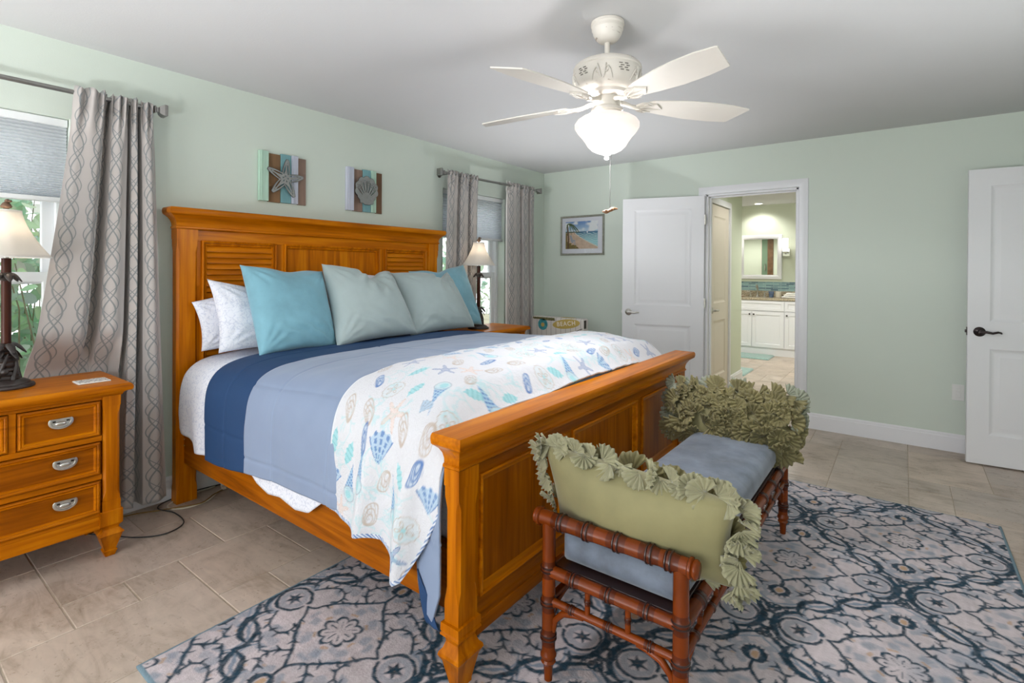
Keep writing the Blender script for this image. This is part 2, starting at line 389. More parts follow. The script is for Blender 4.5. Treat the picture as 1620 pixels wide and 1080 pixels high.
def wall(name, x0, x1, y0, y1, holes, along, m, label):
    # holes: (a0, a1, z0, z1) along the wall
    b = MB(); A0, A1 = (y0, y1) if along == 'y' else (x0, x1)
    def bx(a0, a1, z0, z1):
        if a1-a0 < 1e-4 or z1-z0 < 1e-4: return
        b.box(x0, x1, a0, a1, z0, z1) if along == 'y' else b.box(a0, a1, y0, y1, z0, z1)
    p = A0
    for a0, a1, z0, z1 in sorted(holes):
        bx(p, a0, 0, H); bx(a0, a1, 0, z0); bx(a0, a1, z1, H); p = a1
    bx(p, A1, 0, H); return struct(b.build(name, m), label, 'wall')
WZ0, WZ1 = .60, 2.06
WINS = [(-5.2, -4.275), (-1.65, -.74)]
wall('wall_left', -.2, 0, FY-.15, .12, [(a, b, WZ0, WZ1) for a, b in WINS], 'y', M['wall'], 'mint green headboard wall with two windows')
DX0, DX1, DZ = 1.842, 2.612, 2.04
wall('wall_back', 0, RX, 0, .12, [(DX0, DX1, 0, DZ)], 'x', M['wall'], 'mint green far wall with the bathroom doorway')
wall('wall_right', RX, RX+.15, FY-.15, .12, [], 'y', M['wall'], 'mint green wall on the right beyond the open door')
wall('wall_front', 0, RX, FY-.15, FY, [(.05, 3.45, 0, 2.25)], 'x', M['wall'], 'wall behind the viewpoint with a wide sliding window')
# bathroom walls
wall('wall_passage', 1.64, 1.76, .12, 1.69, [(.41, 1.09, 0, 2.02)], 'y', M['bathwall'], 'sage green wall of the bathroom passage holding the closet door')
struct(MB().box(-.7, 1.64, 1.57, 1.69, 0, H).build('wall_bathroom_near', M['bathwall']), 'sage wall of the bathroom facing the vanity mirror', 'wall')
struct(MB().box(-.7, 3.0, 4.46, 4.58, 0, H).build('wall_bathroom_far', M['bathwall']), 'pale sage wall behind the bathroom vanity', 'wall')
struct(MB().box(-.82, -.7, 1.57, 4.58, 0, H).build('wall_bathroom_left', M['bathwall']), 'sage wall at the hidden left end of the bathroom', 'wall')
struct(MB().box(2.9, 3.02, .12, 4.58, 0, H).build('wall_bathroom_right', M['bathwall']), 'sage wall on the right side of the bathroom', 'wall')

BBP = [(0, 0), (.015, 0), (.015, .105), (.011, .112), (.011, .122), (.006, .132), (0, .132)]
def baseboard(name, ax, a0, a1, w, sgn, label):
    b = MB()
    if ax == 'y': b.prism([(w+sgn*p, z) for p, z in BBP], 'y', a0, a1)
    else: b.prism([(w+sgn*p, z) for p, z in BBP], 'x', a0, a1)
    return struct(b.build(name, M['trim']), label, 'baseboard')
baseboard('baseboard_left', 'y', FY, 0, 0, 1, 'white moulded baseboard along the headboard wall')
baseboard('baseboard_back_left', 'x', .015, DX0-.075, 0, -1, 'white baseboard on the far wall left of the doorway')
baseboard('baseboard_back_right', 'x', DX1+.07, RX, 0, -1, 'white baseboard on the far wall between doorway and open door')
baseboard('baseboard_right', 'y', FY, -.015, RX, -1, 'white baseboard along the right wall')
baseboard('baseboard_passage', 'y', 1.17, 1.705, 1.76, 1, 'white baseboard past the closet door in the passage')
baseboard('baseboard_passage_near', 'y', .12, .33, 1.76, 1, 'short white baseboard before the closet door in the passage')

CPF = [(0, 0), (0, .018), (.018, .022), (.045, .020), (.058, .014), (.066, .012), (.068, 0)]
def casing(name, label, x0, x1, z1, P, w=.068):
    # three sided moulded casing, P(u, z, h)
    b = MB(); L = []
    for d, h in CPF: L.append([P(x0-d, 0, h), P(x0-d, z1+d, h), P(x1+d, z1+d, h), P(x1+d, 0, h)])
    n = len(L); b.rings(list(map(list, zip(*L))), True, True); return struct(b.build(name, M['trim'], smooth=40), label, 'door casing')
casing('trim_1', 'white moulded casing around the open bathroom doorway', DX0-.004, DX1+.004, DZ+.004, lambda u, z, h: (u, -h, z))
casing('trim_2', 'white moulded casing around the closet door in the passage', .405, 1.095, 2.02, lambda u, z, h: (1.76+h, u, z))
b = MB(); b.box(DX0-.002, DX0+.018, -.004, .124, 0, DZ); b.box(DX1-.018, DX1+.002, -.004, .124, 0, DZ); b.box(DX0, DX1, -.004, .124, DZ-.018, DZ+.002)
b.box(DX0+.018, DX0+.03, .045, .085, 0, DZ-.018); b.box(DX1-.03, DX1-.018, .045, .085, 0, DZ-.018); b.box(DX0+.018, DX1-.018, .045, .085, DZ-.03, DZ-.018)
struct(b.build('trim_3', M['trim'], bevel=.002), 'white door jamb and stop lining the bathroom doorway', 'door jamb')

# ------------------------------------------------------------ doors (origin on the hinge, leaf along +x)
def lever(b, x, z, y, s, dirx):
    # rosette and curved lever on the face y, outward s
    b.lathe([(0, 0), (.032, 0), (.033, .004), (.028, .010), (.014, .013), (.011, .016), (.011, .040), (.0, .042)], (x, y, z), (0, s, 0), 20)
    b.tube([(x, y+s*.036, z), (x+dirx*.03, y+s*.042, z+.002), (x+dirx*.06, y+s*.044, z-.004), (x+dirx*.088, y+s*.042, z+.004), (x+dirx*.103, y+s*.040, z+.001), (x+dirx*.106, y+s*.040, z-.006)],
           [.010, .009, .008, .0075, .006, .005], 10)
def door(name, label, loc, ang, w, h=2.025, m=None, hm=None, hinge_side=-1, dirx=-1, handle_z=.915):
    m = m or M['door']; hm = hm or M['pewter']; t = .035
    root = thing(name, label, 'door', loc); struct(root, label, 'door'); root.rotation_euler = (0, 0, ang)
    def part(b, nm, mm, **k):
        o = b.build(nm, mm, **k); o.parent = root; return o
    b = MB(); z0 = .012
    st, tr, lk0, lk1, br = .115, .115, .80, .985, .215
    pan = [(st, w-st, lk1, h-tr), (st, w-st, br, lk0)]
    pf = [(0, 0), (.010, -.006), (.022, -.010), (.030, -.010), (.052, -.003), (.056, -.003)]
    for y, s in ((t/2, 1), (-t/2, -1)):
        for u0, u1, v0, v1 in ((0, st, z0, h), (w-st, w, z0, h), (st, w-st, h-tr, h), (st, w-st, lk0, lk1), (st, w-st, z0, br)):
            b.add([(u0, y, v0), (u1, y, v0), (u1, y, v1), (u0, y, v1)], [(0, 1, 2, 3)])
        for u0, u1, v0, v1 in pan: b.frame(u0, u1, v0, v1, pf, lambda u, v, q: (u, y+s*q, v), True)
    b.add([(0, t/2, z0), (0, -t/2, z0), (0, -t/2, h), (0, t/2, h)], [(0, 1, 2, 3)]); b.add([(w, t/2, z0), (w, -t/2, z0), (w, -t/2, h), (w, t/2, h)], [(0, 1, 2, 3)])
    b.add([(0, t/2, z0), (w, t/2, z0), (w, -t/2, z0), (0, -t/2, z0)], [(0, 1, 2, 3)]); b.add([(0, t/2, h), (w, t/2, h), (w, -t/2, h), (0, -t/2, h)], [(0, 1, 2, 3)])
    part(b, 'door_leaf', m, smooth=25)
    b = MB(); lever(b, w-.062, handle_z, t/2, 1, -1); lever(b, w-.062, handle_z, -t/2, -1, -1); part(b, 'door_handle', hm, smooth=50)
    b = MB().box(w-.001, w+.003, -.012, .012, handle_z-.028, handle_z+.028); b.box(w, w+.012, -.008, .008, handle_z-.01, handle_z+.01); part(b, 'latch', hm, bevel=.001)
    for z in (.22, 1.02, 1.80):
        b = MB().lathe([(.0, -.045), (.0065, -.045), (.0065, .045), (0, .045)], (-.008, hinge_side*(t/2+.003), z), seg=10); b.box(-.003, .001, -t/2, t/2, z-.044, z+.044)
        part(b, 'hinge', hm if m is not M['closetdoor'] else M['trim'], smooth=40)
    return root
door('door_1', 'open white two panel door beside the bathroom doorway', (1.838, -.05, 0), R(195), .757, hinge_side=1)
door('door_2', 'open white two panel door at the right edge with bronze lever', (4.437, -.175, 0), R(184.8), .757, hm=M['darkmetal'])
door('door_3', 'closed warm white closet door inside the bathroom passage', (1.745, 1.086, .0), R(-90), .672, 2.012, M['closetdoor'], M['nickel'])

# ------------------------------------------------------------ windows
def window(name, label, y0, y1):
    root = thing(name, label, 'window', (-.1, (y0+y1)/2, WZ0)); struct(root, label, 'window'); zm = 1.265
    P = lambda x: (lambda u, v, q: (x+q, u, v))
    b = MB(); b.frame(y0, y1, WZ0, WZ1, [(0, -.08), (0, 0), (.035, 0), (.035, -.08)], P(-.09)); b.build('window_frame', M['vinyl'], root, bevel=.002)
    for nm, a0, a1, x in (('lower_sash', WZ0+.035, zm+.03, -.105), ('upper_sash', zm-.03, WZ1-.035, -.135)):
        b = MB(); b.frame(y0+.035, y1-.035, a0, a1, [(0, -.03), (0, 0), (.045, 0), (.05, -.006), (.05, -.024), (.045, -.03)], P(x)); s = b.build(nm, M['vinyl'], root, bevel=.002)
        g = MB().box(x-.018, x-.014, y0+.08, y1-.08, a0+.045, a1-.045).build('pane', M['glass'], s)
    MB().box(-.088, .012, y0+.001, y1-.001, WZ0-.0, WZ0+.022).build('window_sill', M['trim'], root, bevel=.004)
    return root
window('window_1', 'white double hung window behind the left bedside lamp', *WINS[0])
window('window_2', 'white double hung window between the two curtains near the corner', *WINS[1])
# sliding window behind the viewpoint
root = thing('window_3', 'wide white sliding glass door behind the viewpoint', 'window', (1.75, FY-.08, 0)); struct(root, root['label'], 'window')
for i in range(2):
    x0 = .06+i*1.69; b = MB(); b.frame(x0, x0+1.69, .01, 2.24, [(0, -.02), (0, .02), (.07, .02), (.07, -.02)], lambda u, v, q: (u, FY-.08+q, v))
    f = b.build('sliding_panel', M['vinyl'], root, bevel=.003); MB().box(x0+.07, x0+1.62, FY-.083, FY-.077, .08, 2.17).build('pane', M['glass'], f)

def cell_shade(name, label, y0, y1, zb):
    root = thing(name, label, 'window shade', (-.045, (y0+y1)/2, WZ1)); zt = WZ1-.04
    MB().box(-.07, -.02, y0+.004, y1-.004, zt, WZ1-.002).build('headrail', M['vinyl'], root, bevel=.003)
    n = int((zt-zb-.02)/.0125); z = np.linspace(zt, zb+.02, n*2+1)
    # cells crowd together towards the bottom
    t = (zt-z)/(zt-zb-.02); z = zt-(zt-zb-.02)*(1-(1-t)**1.35)
    L = [(-.030 if k % 2 else -.042, zz) for k, zz in enumerate(z)]+[(-.060 if k % 2 == 0 else -.070, zz) for k, zz in reversed(list(enumerate(z)))]
    MB().prism(L, 'x', 0, 1)
    b = MB(); b.rings([[(x, y, zz) for x, zz in L] for y in (y0+.006, y1-.006)], True, True); b.build('pleated_cloth', M['cell'], root)
    MB().box(-.072, -.024, y0+.005, y1-.005, zb-.002, zb+.022).build('bottom_rail', M['vinyl'], root, bevel=.003)
cell_shade('cellular_shade', 'half lowered white cellular shade above the left bedside lamp', *WINS[0], 1.645)
cell_shade('cellular_shade', 'half lowered cellular shade between the two corner curtains', *WINS[1], 1.62)

# wall plate and outlet
t = thing('outlet_plate', 'white outlet plate low on the far wall beside the open right door', 'outlet', (3.655, 0, .44))
MB().box(3.62, 3.69, -.007, -.0005, .382, .498).build('plate', M['plastic_white'], t, bevel=.002)
for z in (.418, .462): MB().box(3.64, 3.67, -.010, -.006, z-.014, z+.014).build('socket', M['plastic_white'], t, bevel=.002)

# ------------------------------------------------------------ bed
bed = thing('bed', 'honey pine panel bed with louvered headboard and framed footboard', 'bed', (1.2, -2.83, 0))
def crown(parent, x0, x1, y0, y1, zt, name, back):
    # moulded cap, profile in outward offset / height, x1 = front post face, mitred round three or four sides
    prof = [(0, -.118), (.008, -.112), (.008, -.104), (.003, -.100), (.004, -.085), (.010, -.068), (.022, -.052), (.038, -.040), (.042, -.038), (.047, -.033), (.050, -.020), (.049, -.008), (.044, 0)]
    kb = .004 if back else .3
    L = [[(x0-o*kb, y0-o, zt+z), (x1+o, y0-o, zt+z), (x1+o, y1+o, zt+z), (x0-o*kb, y1+o, zt+z)] for o, z in prof]
    b = MB().rings(L); return b.build(name, WY, parent, smooth=30)
def post(parent, x0, x1, y0, y1, zt, foot, nm='post'):
    # square post with stopped chamfers and a turned block foot
    b = MB(); cx, cy = (x0+x1)/2, (y0+y1)/2; hx, hy = (x1-x0)/2, (y1-y0)/2
    def oct_(z, c):
        c = max(c, .0008); return [(x0+c, y0, z), (x1-c, y0, z), (x1, y0+c, z), (x1, y1-c, z), (x1-c, y1, z), (x0+c, y1, z), (x0, y1-c, z), (x0, y0+c, z)]
    zb = .215 if foot else 0
    b.rings([oct_(zb, 0), oct_(zb+.07, 0), oct_(zb+.085, .004), oct_(zb+.11, .011), oct_(zt-.125, .011), oct_(zt-.10, .004), oct_(zt-.09, 0), oct_(zt, 0)])
    b.box(x0-.002, x1+.002, y0-.002, y1+.002, zt-.055, zt)
    p = b.build(nm, WZ, parent, smooth=30)
    if foot:
        h = hy
        b = MB(); rr = lambda k, z: [(cx-hx-k, cy-hy-k, z), (cx+hx+k, cy-hy-k, z), (cx+hx+k, cy+hy+k, z), (cx-hx-k, cy+hy+k, z)]
        b.rings([rr(.0, .222), rr(.008, .220), rr(.009, .195), rr(.006, .192), rr(.009, .188), rr(.010, .182), rr(-.002, .170), rr(-.004, .160), rr(.003, .140), rr(.013, .128), rr(.015, .118), rr(.010, .108), rr(.004, .098), rr(-.012, .022), rr(-.012, 0.0118)])
        b.build('foot', WZ, p, smooth=25)
    return p
# headboard
HT = 1.655; hy0, hy1 = -3.838, -1.822; hx0, hx1 = .045, .110
hb = MB(); 
hb.box(.06, .085, hy0+.1, hy1-.1, .42, HT-.1)
head = hb.build('headboard', WZd, bed)
for a, b_ in ((hy0, hy0+.105), (hy1-.105, hy1)): post(head, hx0, hx1+.006, a, b_, HT-.117, False)
crown(head, hx0, hx1+.006, hy0, hy1, HT, 'crown_moulding', True)
# frame rails and stiles of the headboard
pz0, pz1 = .62, 1.475; ys = [hy0+.135, -3.265, -3.205, -2.445, -2.385, hy1-.135]
b = MB(); b.box(.08, .100, hy0+.105, hy1-.105, pz1, HT-.112); b.box(.08, .100, hy0+.105, hy1-.105, .42, pz0); b.build('rail', WY, head, bevel=.002)
for a, b_ in ((hy0+.105, ys[0]), (ys[1], ys[2]), (ys[3], ys[4]), (ys[5], hy1-.105)): MB().box(.08, .100, a, b_, pz0, pz1).build('stile', WZ, head, bevel=.002)
PM = [(0, .0), (0, .012), (.006, .016), (.012, .012), (.013, .003), (.016, .003), (.020, .008), (.026, .005), (.028, -.002), (.034, -.016)]
for k, (a, b_) in enumerate(((ys[0], ys[1]), (ys[2], ys[3]), (ys[4], ys[5]))):
    MB().frame(a-.004, b_+.004, pz0, pz1+.004, PM, lambda u, v, q: (.100+q, u, v)).build('panel_moulding', WZ, head, smooth=40)
    if k == 1: MB().box(.084, .092, a+.02, b_-.02, pz0, pz1-.02).build('panel', WZ, head)
    else:
        lv = MB(); z = pz1-.028
        while z > pz0+.03:
            lv.prism([(.0855, z+.004), (.0885, z+.0055), (.1065, z-.0275), (.1065, z-.0315), (.102, z-.032), (.0855, z-.004)], 'y', a+.024, b_-.024); z -= .0335
        lv.build('louver_panel', WY, head, smooth=35)
# footboard
FT = .818; fx0, fx1 = 2.197, 2.256; fy0, fy1 = -3.842, -1.812
fb = MB(); fb.box(2.205, 2.232, fy0+.08, fy1-.08, .17, FT-.1); foot = fb.build('footboard', WYd, bed)
for a, b_ in ((fy0, fy0+.088), (fy1-.088, fy1)): post(foot, fx0, fx1, a, b_, FT-.117, True)
crown(foot, fx0, fx1, fy0, fy1, FT, 'crown_moulding', False)
q0, q1 = .265, .655; ys = [fy0+.115, -3.215, -3.145, -2.505, -2.435, fy1-.115]
b = MB(); b.box(2.228, 2.242, fy0+.088, fy1-.088, q1, FT-.115); b.build('top_rail', WYd, foot, bevel=.0015)
b = MB(); b.box(2.228, 2.242, fy0+.088, fy1-.088, .165, q0); b.prism([(2.228, .15), (2.256, .15), (2.256, .185), (2.252, .192), (2.249, .192), (2.249, .203), (2.244, .212), (2.238, .218), (2.228, .218)], 'y', fy0+.088, fy1-.088)
b.build('bottom_rail', WYd, foot, bevel=.001)
for a, b_ in ((fy0+.088, ys[0]), (ys[1], ys[2]), (ys[3], ys[4]), (ys[5], fy1-.088)): MB().box(2.228, 2.242, a, b_, q0, q1).build('stile', WZd, foot, bevel=.0015)
for a, b_ in ((ys[0], ys[1]), (ys[2], ys[3]), (ys[4], ys[5])):
    MB().frame(a-.005, b_+.005, q0-.004, q1+.004, [(0, 0), (0, .009), (.006, .012), (.011, .009), (.013, .003), (.026, -.001), (.033, -.010)], lambda u, v, q: (2.242+q, u, v)).build('panel_moulding', WY, foot, smooth=40)
    MB().box(2.226, 2.234, a+.02, b_-.02, q0+.02, q1-.02).build('panel', WZd, foot)
for y in (-3.80, -1.882): MB().box(.10, 2.21, y, y+.026, .222, .416).build('side_rail', WR, bed, bevel=.003, label='long plain side rail' if y < -3 else None)
b = MB()
for k in range(12): b.box(.2+k*.165, .29+k*.165, -3.775, -1.882, .375, .393)
b.build('slat', WY, bed)
for z in (.36, .325): 
    b = MB().lathe([(0, 0), (.004, .001), (.005, .004)], (.125, -3.8, z), (0, -1, 0), 10); b.build('bolt', M['nickel'], bed)

mt = MB().box(.13, 2.185, -3.765, -1.895, .394, .80).build('mattress', M['sheet'], bevel=.07, seg=5)
tag(mt, 'thick white mattress on the bed under the covers', 'mattress')

# ------------------------------------------------------------ bedding: one cross-section, laid over the mattress
YN, YF = -3.832, -1.828
PROF = [(0, .05), (0, .45), (0, .60), (.006, .68), (.020, .728), (.045, .768), (.1, .803), (.18, .823), (.3, .836), (.5, .843), (.75, .846), (1.002, .848)]
pp = [(YN+d, z) for d, z in PROF]+[(YF-d, z) for d, z in reversed(PROF[:-1])]
pp = np.array(pp); seg_ = np.r_[0, np.cumsum(np.hypot(*np.diff(pp, axis=0).T))]
S_ = np.linspace(0, seg_[-1], 1400); CY = np.interp(S_, seg_, pp[:, 0]); CZ = np.interp(S_, seg_, pp[:, 1])
ker = np.hanning(61); ker /= ker.sum()
pad = lambda a: np.r_[2*a[0]-a[30:0:-1], a, 2*a[-1]-a[-2:-32:-1]]
CY, CZ = np.convolve(pad(CY), ker, 'valid'), np.convolve(pad(CZ), ker, 'valid')
ty, tz = np.gradient(CY), np.gradient(CZ); tl = np.hypot(ty, tz); NY, NZ = -tz/tl, ty/tl
SE = S_[-1]
def vnoise(a, b, sc, seed=0):
    return np.array([noise.noise((p*sc, q*sc, seed*7.3)) for p, q in zip(a.ravel(), b.ravel())]).reshape(a.shape)
def cloth(name, x0, x1, nx, ns, hem, hem_far, h, dz, m, label, cat, paint=None, thick=.006, wr=.003, extra=None, parent=None, puff=0):
    xs = np.linspace(x0, x1, nx); t = np.linspace(0, 1, ns)
    X = np.repeat(xs[:, None], ns, 1); s0 = np.array([hem(x)-.05 for x in xs]); s1 = np.array([SE-(hem_far(x)-.05) for x in xs])
    S = s0[:, None]+(s1-s0)[:, None]*t[None]
    Y = np.interp(S, S_, CY); Z = np.interp(S, S_, CZ); ny = np.interp(S, S_, NY); nz = np.interp(S, S_, NZ)
    top = sm(Z, .62, .84); Z = Z+dz(X, Y)*top
    off = h+np.zeros_like(X)
    off += wr*(vnoise(X, S, 5, 1)+.5*vnoise(X, S, 13, 2))
    if extra is not None: off += extra(X, S, Y, Z)
    off = np.where(S < .75, np.maximum(off, h*.6), off)
    Y2 = Y+ny*off; Z2 = Z+nz*off
    P = np.stack([X, Y2, Z2], -1).reshape(-1, 3)
    o = npmesh(name, P, gridfaces(nx, ns), m, parent, paint(X, S, S-s0[:, None]).reshape(-1, 3) if paint is not None else None)
    mdf = o.modifiers.new('thick', 'SOLIDIFY'); mdf.thickness = thick; mdf.offset = 1
    # solidify outward regardless of winding
    a, b_, c = P[0], P[1], P[ns+1]
    if parent is None: tag(o, label, cat)
    elif label: o['label'] = label
    return o
def hemf(*pts):
    xs, zs = zip(*pts); return lambda x: float(np.interp(x, xs, zs))
dzc = lambda X, Y: .002+.036*sm(X, .45, 1.75)*1.0-.10*sm(X, 2.06, 2.20)
cloth('bed_sheet', .155, 1.62, 120, 260, hemf((.15, .44), (.2, .415), (.27, .405), (.33, .385), (.36, .345), (.45, .35), (.9, .40), (1.0, .345), (1.1, .322), (1.2, .335), (1.32, .315), (1.42, .33), (1.52, .40), (1.62, .42)), lambda x: .42, .002, lambda X, Y: -.012+0*X, M['sheet'],
      'white floral sheet hanging over the mattress at the head end', 'bed sheet', wr=.006, thick=.003,
      extra=lambda X, S, Y, Z: (.008*np.sin(X*34+S*3)*(1-sm(S, .3, .62))+.006)*(1-sm(X, .40, .50))-.005*sm(X, .40, .50))
QX0, QX1 = 1.595, 2.182
def comf_extra(X, S, Y, Z):
    w = 1-sm(S, .45, .72)
    e = .010+.006*np.sin(X*8+1.5)*w+.004*np.sin(X*19+S*4)*w
    for sx in (1.12, 1.55): e = e-.0035*np.exp(-((X-sx-.03*np.sin(S*2))/.006)**2)
    for sz in (.46, .78, 1.5, 2.2): e = e-.004*np.exp(-((S+.05-sz-.01*np.sin(X*5))/.006)**2)
    k_ = sm(X, QX0+.015, QX0+.09)*(1-sm(X, 2.05, 2.09)); e = e*(1-k_)+(e*.35-.004)*k_
    return e+.012*sm(X, 2.10, 2.19)*w
comf = cloth('comforter', .92, 2.188, 190, 420, hemf((.92, .378), (1.0, .385), (1.2, .392), (1.4, .405), (1.63, .412), (1.9, .41), (2.06, .40), (2.075, .30), (2.10, .225), (2.15, .20), (2.188, .30)), lambda x: .40, .006, dzc, M['comforter'],
      'periwinkle blue comforter spread over the bed', 'comforter', extra=comf_extra, thick=.008, wr=.004)
cloth('turned_back_fold', .485, .925, 80, 420, hemf((.48, .338), (.6, .345), (.8, .36), (.925, .372)), lambda x: .36, .012, lambda X, Y: .0+.012*sm(X, .6, .92)+0*Y, M['navy'],
      'navy reverse side folded back', None, extra=lambda X, S, Y, Z: .008*np.sin((X-.48)/.44*PI)+.004*np.sin(X*10+S*3)-.003*np.exp(-((X-.70-.02*np.sin(S*3))/.007)**2)-.003*np.exp(-((S+.05-.52)/.007)**2), parent=comf, thick=.010)
# navy corner turned out at the foot end of the comforter
G = []
for i in range(15):
    a = i/14; row = []
    for j in range(10):
        c = j/9; zt = .345-.16*a**1.1; zb = max(.185, .345-.16*a*1.0-.10*math.sin(PI*min(1, a*1.05))); row.append((2.078+.10*a, -3.846-.003*math.sin(a*9), zt*(1-c)+zb*c))
    G.append(row)
MB().grid(G).build('turned_corner', M['navy'], comf, smooth=180, solid=.004, label='navy reverse showing at the dangling corner')

# quilt, painted with shells
def seg_dist(px, py, ax, ay, bx, by):
    dx, dy = bx-ax, by-ay; t = np.clip(((px-ax)*dx+(py-ay)*dy)/(dx*dx+dy*dy+1e-12), 0, 1); return np.hypot(px-ax-t*dx, py-ay-t*dy), t
QC = dict(blue=LIN(66, 108, 168), lblue=LIN(130, 172, 204), teal=LIN(124, 196, 204), tan=LIN(178, 162, 150), pink=LIN(218, 186, 170), aqua=LIN(178, 204, 210), grey=LIN(150, 158, 172), white=LIN(218, 221, 228))
def put(img, mask, col): img += mask[..., None]*(col-img)
def ell(x, y, a, b): return np.hypot(x/a, y/b)
def line(d, w, soft=.0012): return np.clip((w-d)/soft+.5, 0, 1)
def fillm(v, e=.05): return np.clip((1-v)/e+.5, 0, 1)
def motif(img, x, y, kind):
    # x, y in local metres, motif about 7 cm tall
    if kind in ('oy', 'oyb'):
        c = QC['blue'] if kind == 'oyb' else QC['tan']; ra = .0135 if kind == 'oyb' else .019; v = ell(x+.004*np.sin(y*70), y, ra, .036)
        put(img, fillm(v)*.35, QC['white']*.8 if kind == 'oy' else QC['lblue'])
        for q in (1, .70, .42): put(img, line(np.abs(ell(x+.004*np.sin(y*70), y+.018*(1-q)*1.5, ra*q, .036*q)-1)*ra*q, .0013)*.8, c)
        put(img, fillm(v)*(np.sin(y*330+x*500) > .55)*(y > -.004)*.55, c)
        put(img, fillm(ell(x+.006, y+.012, .011, .018))*.35*(np.sin(y*900+x*400) > 0), c)
    elif kind == 'sd':
        r = np.hypot(x, y); a = np.arctan2(y, x); put(img, line(np.abs(r-.036-.0012*np.sin(a*14)), .0013)*.8, QC['tan']); put(img, (r < .035)*.22, QC['aqua'])
        for k in range(5):
            t = k*2*PI/5+.3; u = x*np.cos(t)+y*np.sin(t)-.016; w = -x*np.sin(t)+y*np.cos(t); put(img, line(np.abs(ell(u, w, .0085, .0042)-1)*.0042, .0011)*.85, QC['tan'])
        put(img, fillm(r/.006)*.6, QC['teal'])
    elif kind in ('star', 'starb'):
        c = QC['pink'] if kind == 'star' else QC['blue']; r = np.hypot(x, y); a = np.arctan2(x, y)
        rad = .013+.030*np.abs(np.cos(a*2.5))**5; put(img, fillm(r/rad, .2)*.45, c); put(img, line(np.abs(r-rad), .0014)*.8, c*.8)
    elif kind in ('fan', 'sc'):
        k = 1.0 if kind == 'fan' else .62; x, y = x/k, y/k; yy = y+.034; r = np.hypot(x, yy); a = np.arctan2(x, yy)
        R_ = .068+.003*np.cos(a*16); ins = (r < R_)*(np.abs(a) < .72); c = QC['blue'] if kind == 'fan' else QC['grey']
        put(img, ins*.6, QC['lblue']); put(img, ins*(np.cos(a*17) > .1)*.75*(np.sin(r*420+a*3) > -.6), c); put(img, ins*(np.abs(np.abs(a)-.70) < .04)*.8, c)
    elif kind == 'cone':
        w = np.interp(y, [-.052, -.01, .022, .04, .048], [.001, .013, .023, .018, .002]); ins = np.abs(x) < w
        put(img, ins*(y < .016)*.8, QC['lblue']); put(img, ins*(y < .016)*((np.sin(y*560+x*300) > .1)*(np.sin(x*620-y*260) > -.4))*.9, QC['blue'])
        e = ell(x, y-.024, .023, .021); put(img, fillm(e)*.75, QC['aqua']); put(img, line(np.abs(e-1)*.021, .0014)*.7, QC['grey']); put(img, fillm(ell(x-.003, y-.026, .012, .011))*.6, QC['teal'])
    elif kind == 'sp':
        w = np.interp(y, [-.036, -.02, .0, .016, .034], [0, .012, .015, .011, 0])*(1+.16*np.sin(y*420)); ins = np.abs(x) < w
        put(img, ins*.75, QC['teal']); put(img, ins*(np.sin(y*420+x*120) > .7)*.6, QC['teal']*.72)
MOT = [('sd', 1.82, 0.8), ('cone', 2.02, 0.84), ('star', 1.91, 0.72), ('oy', 1.78, 0.71), ('sd', 2.14, 0.76), ('sp', 2.11, 0.92), ('cone', 2.16, 0.96), ('oy', 1.98, 0.69), ('sc', 2.03, 0.76), ('oy', 2.1, 0.69), ('oyb', 1.80, 0.64), ('fan', 1.89, 0.63), ('sp', 1.72, 0.59), ('cone', 1.73, 0.48), ('oy', 1.92, 0.54), ('sp', 2.01, 0.58), ('oyb', 2.08, 0.60), ('fan', 2.14, 0.53), ('oy', 1.87, 0.42), ('cone', 1.98, 0.47), ('sd', 2.06, 0.43), ('starb', 2.02, 0.34), ('oy', 2.05, 0.97), ('sp', 2.16, 1.07), ('oyb', 2.13, 1.22), ('sd', 2.13, 1.34), ('cone', 2.14, 1.53), ('oy', 2.03, 1.13), ('starb', 1.91, 0.98), ('sp', 1.82, 0.92), ('oy', 2.03, 1.28), ('oyb', 1.95, 1.19), ('starb', 2.14, 1.66), ('fan', 2.15, 1.84), ('oyb', 2.08, 1.84), ('sp', 2.13, 1.43), ('sp', 2.05, 1.60), ('oy', 2.04, 1.74), ('oyb', 2.13, 2.28), ('oy', 2.1, 1.95)]  # (kind, x, arc length)
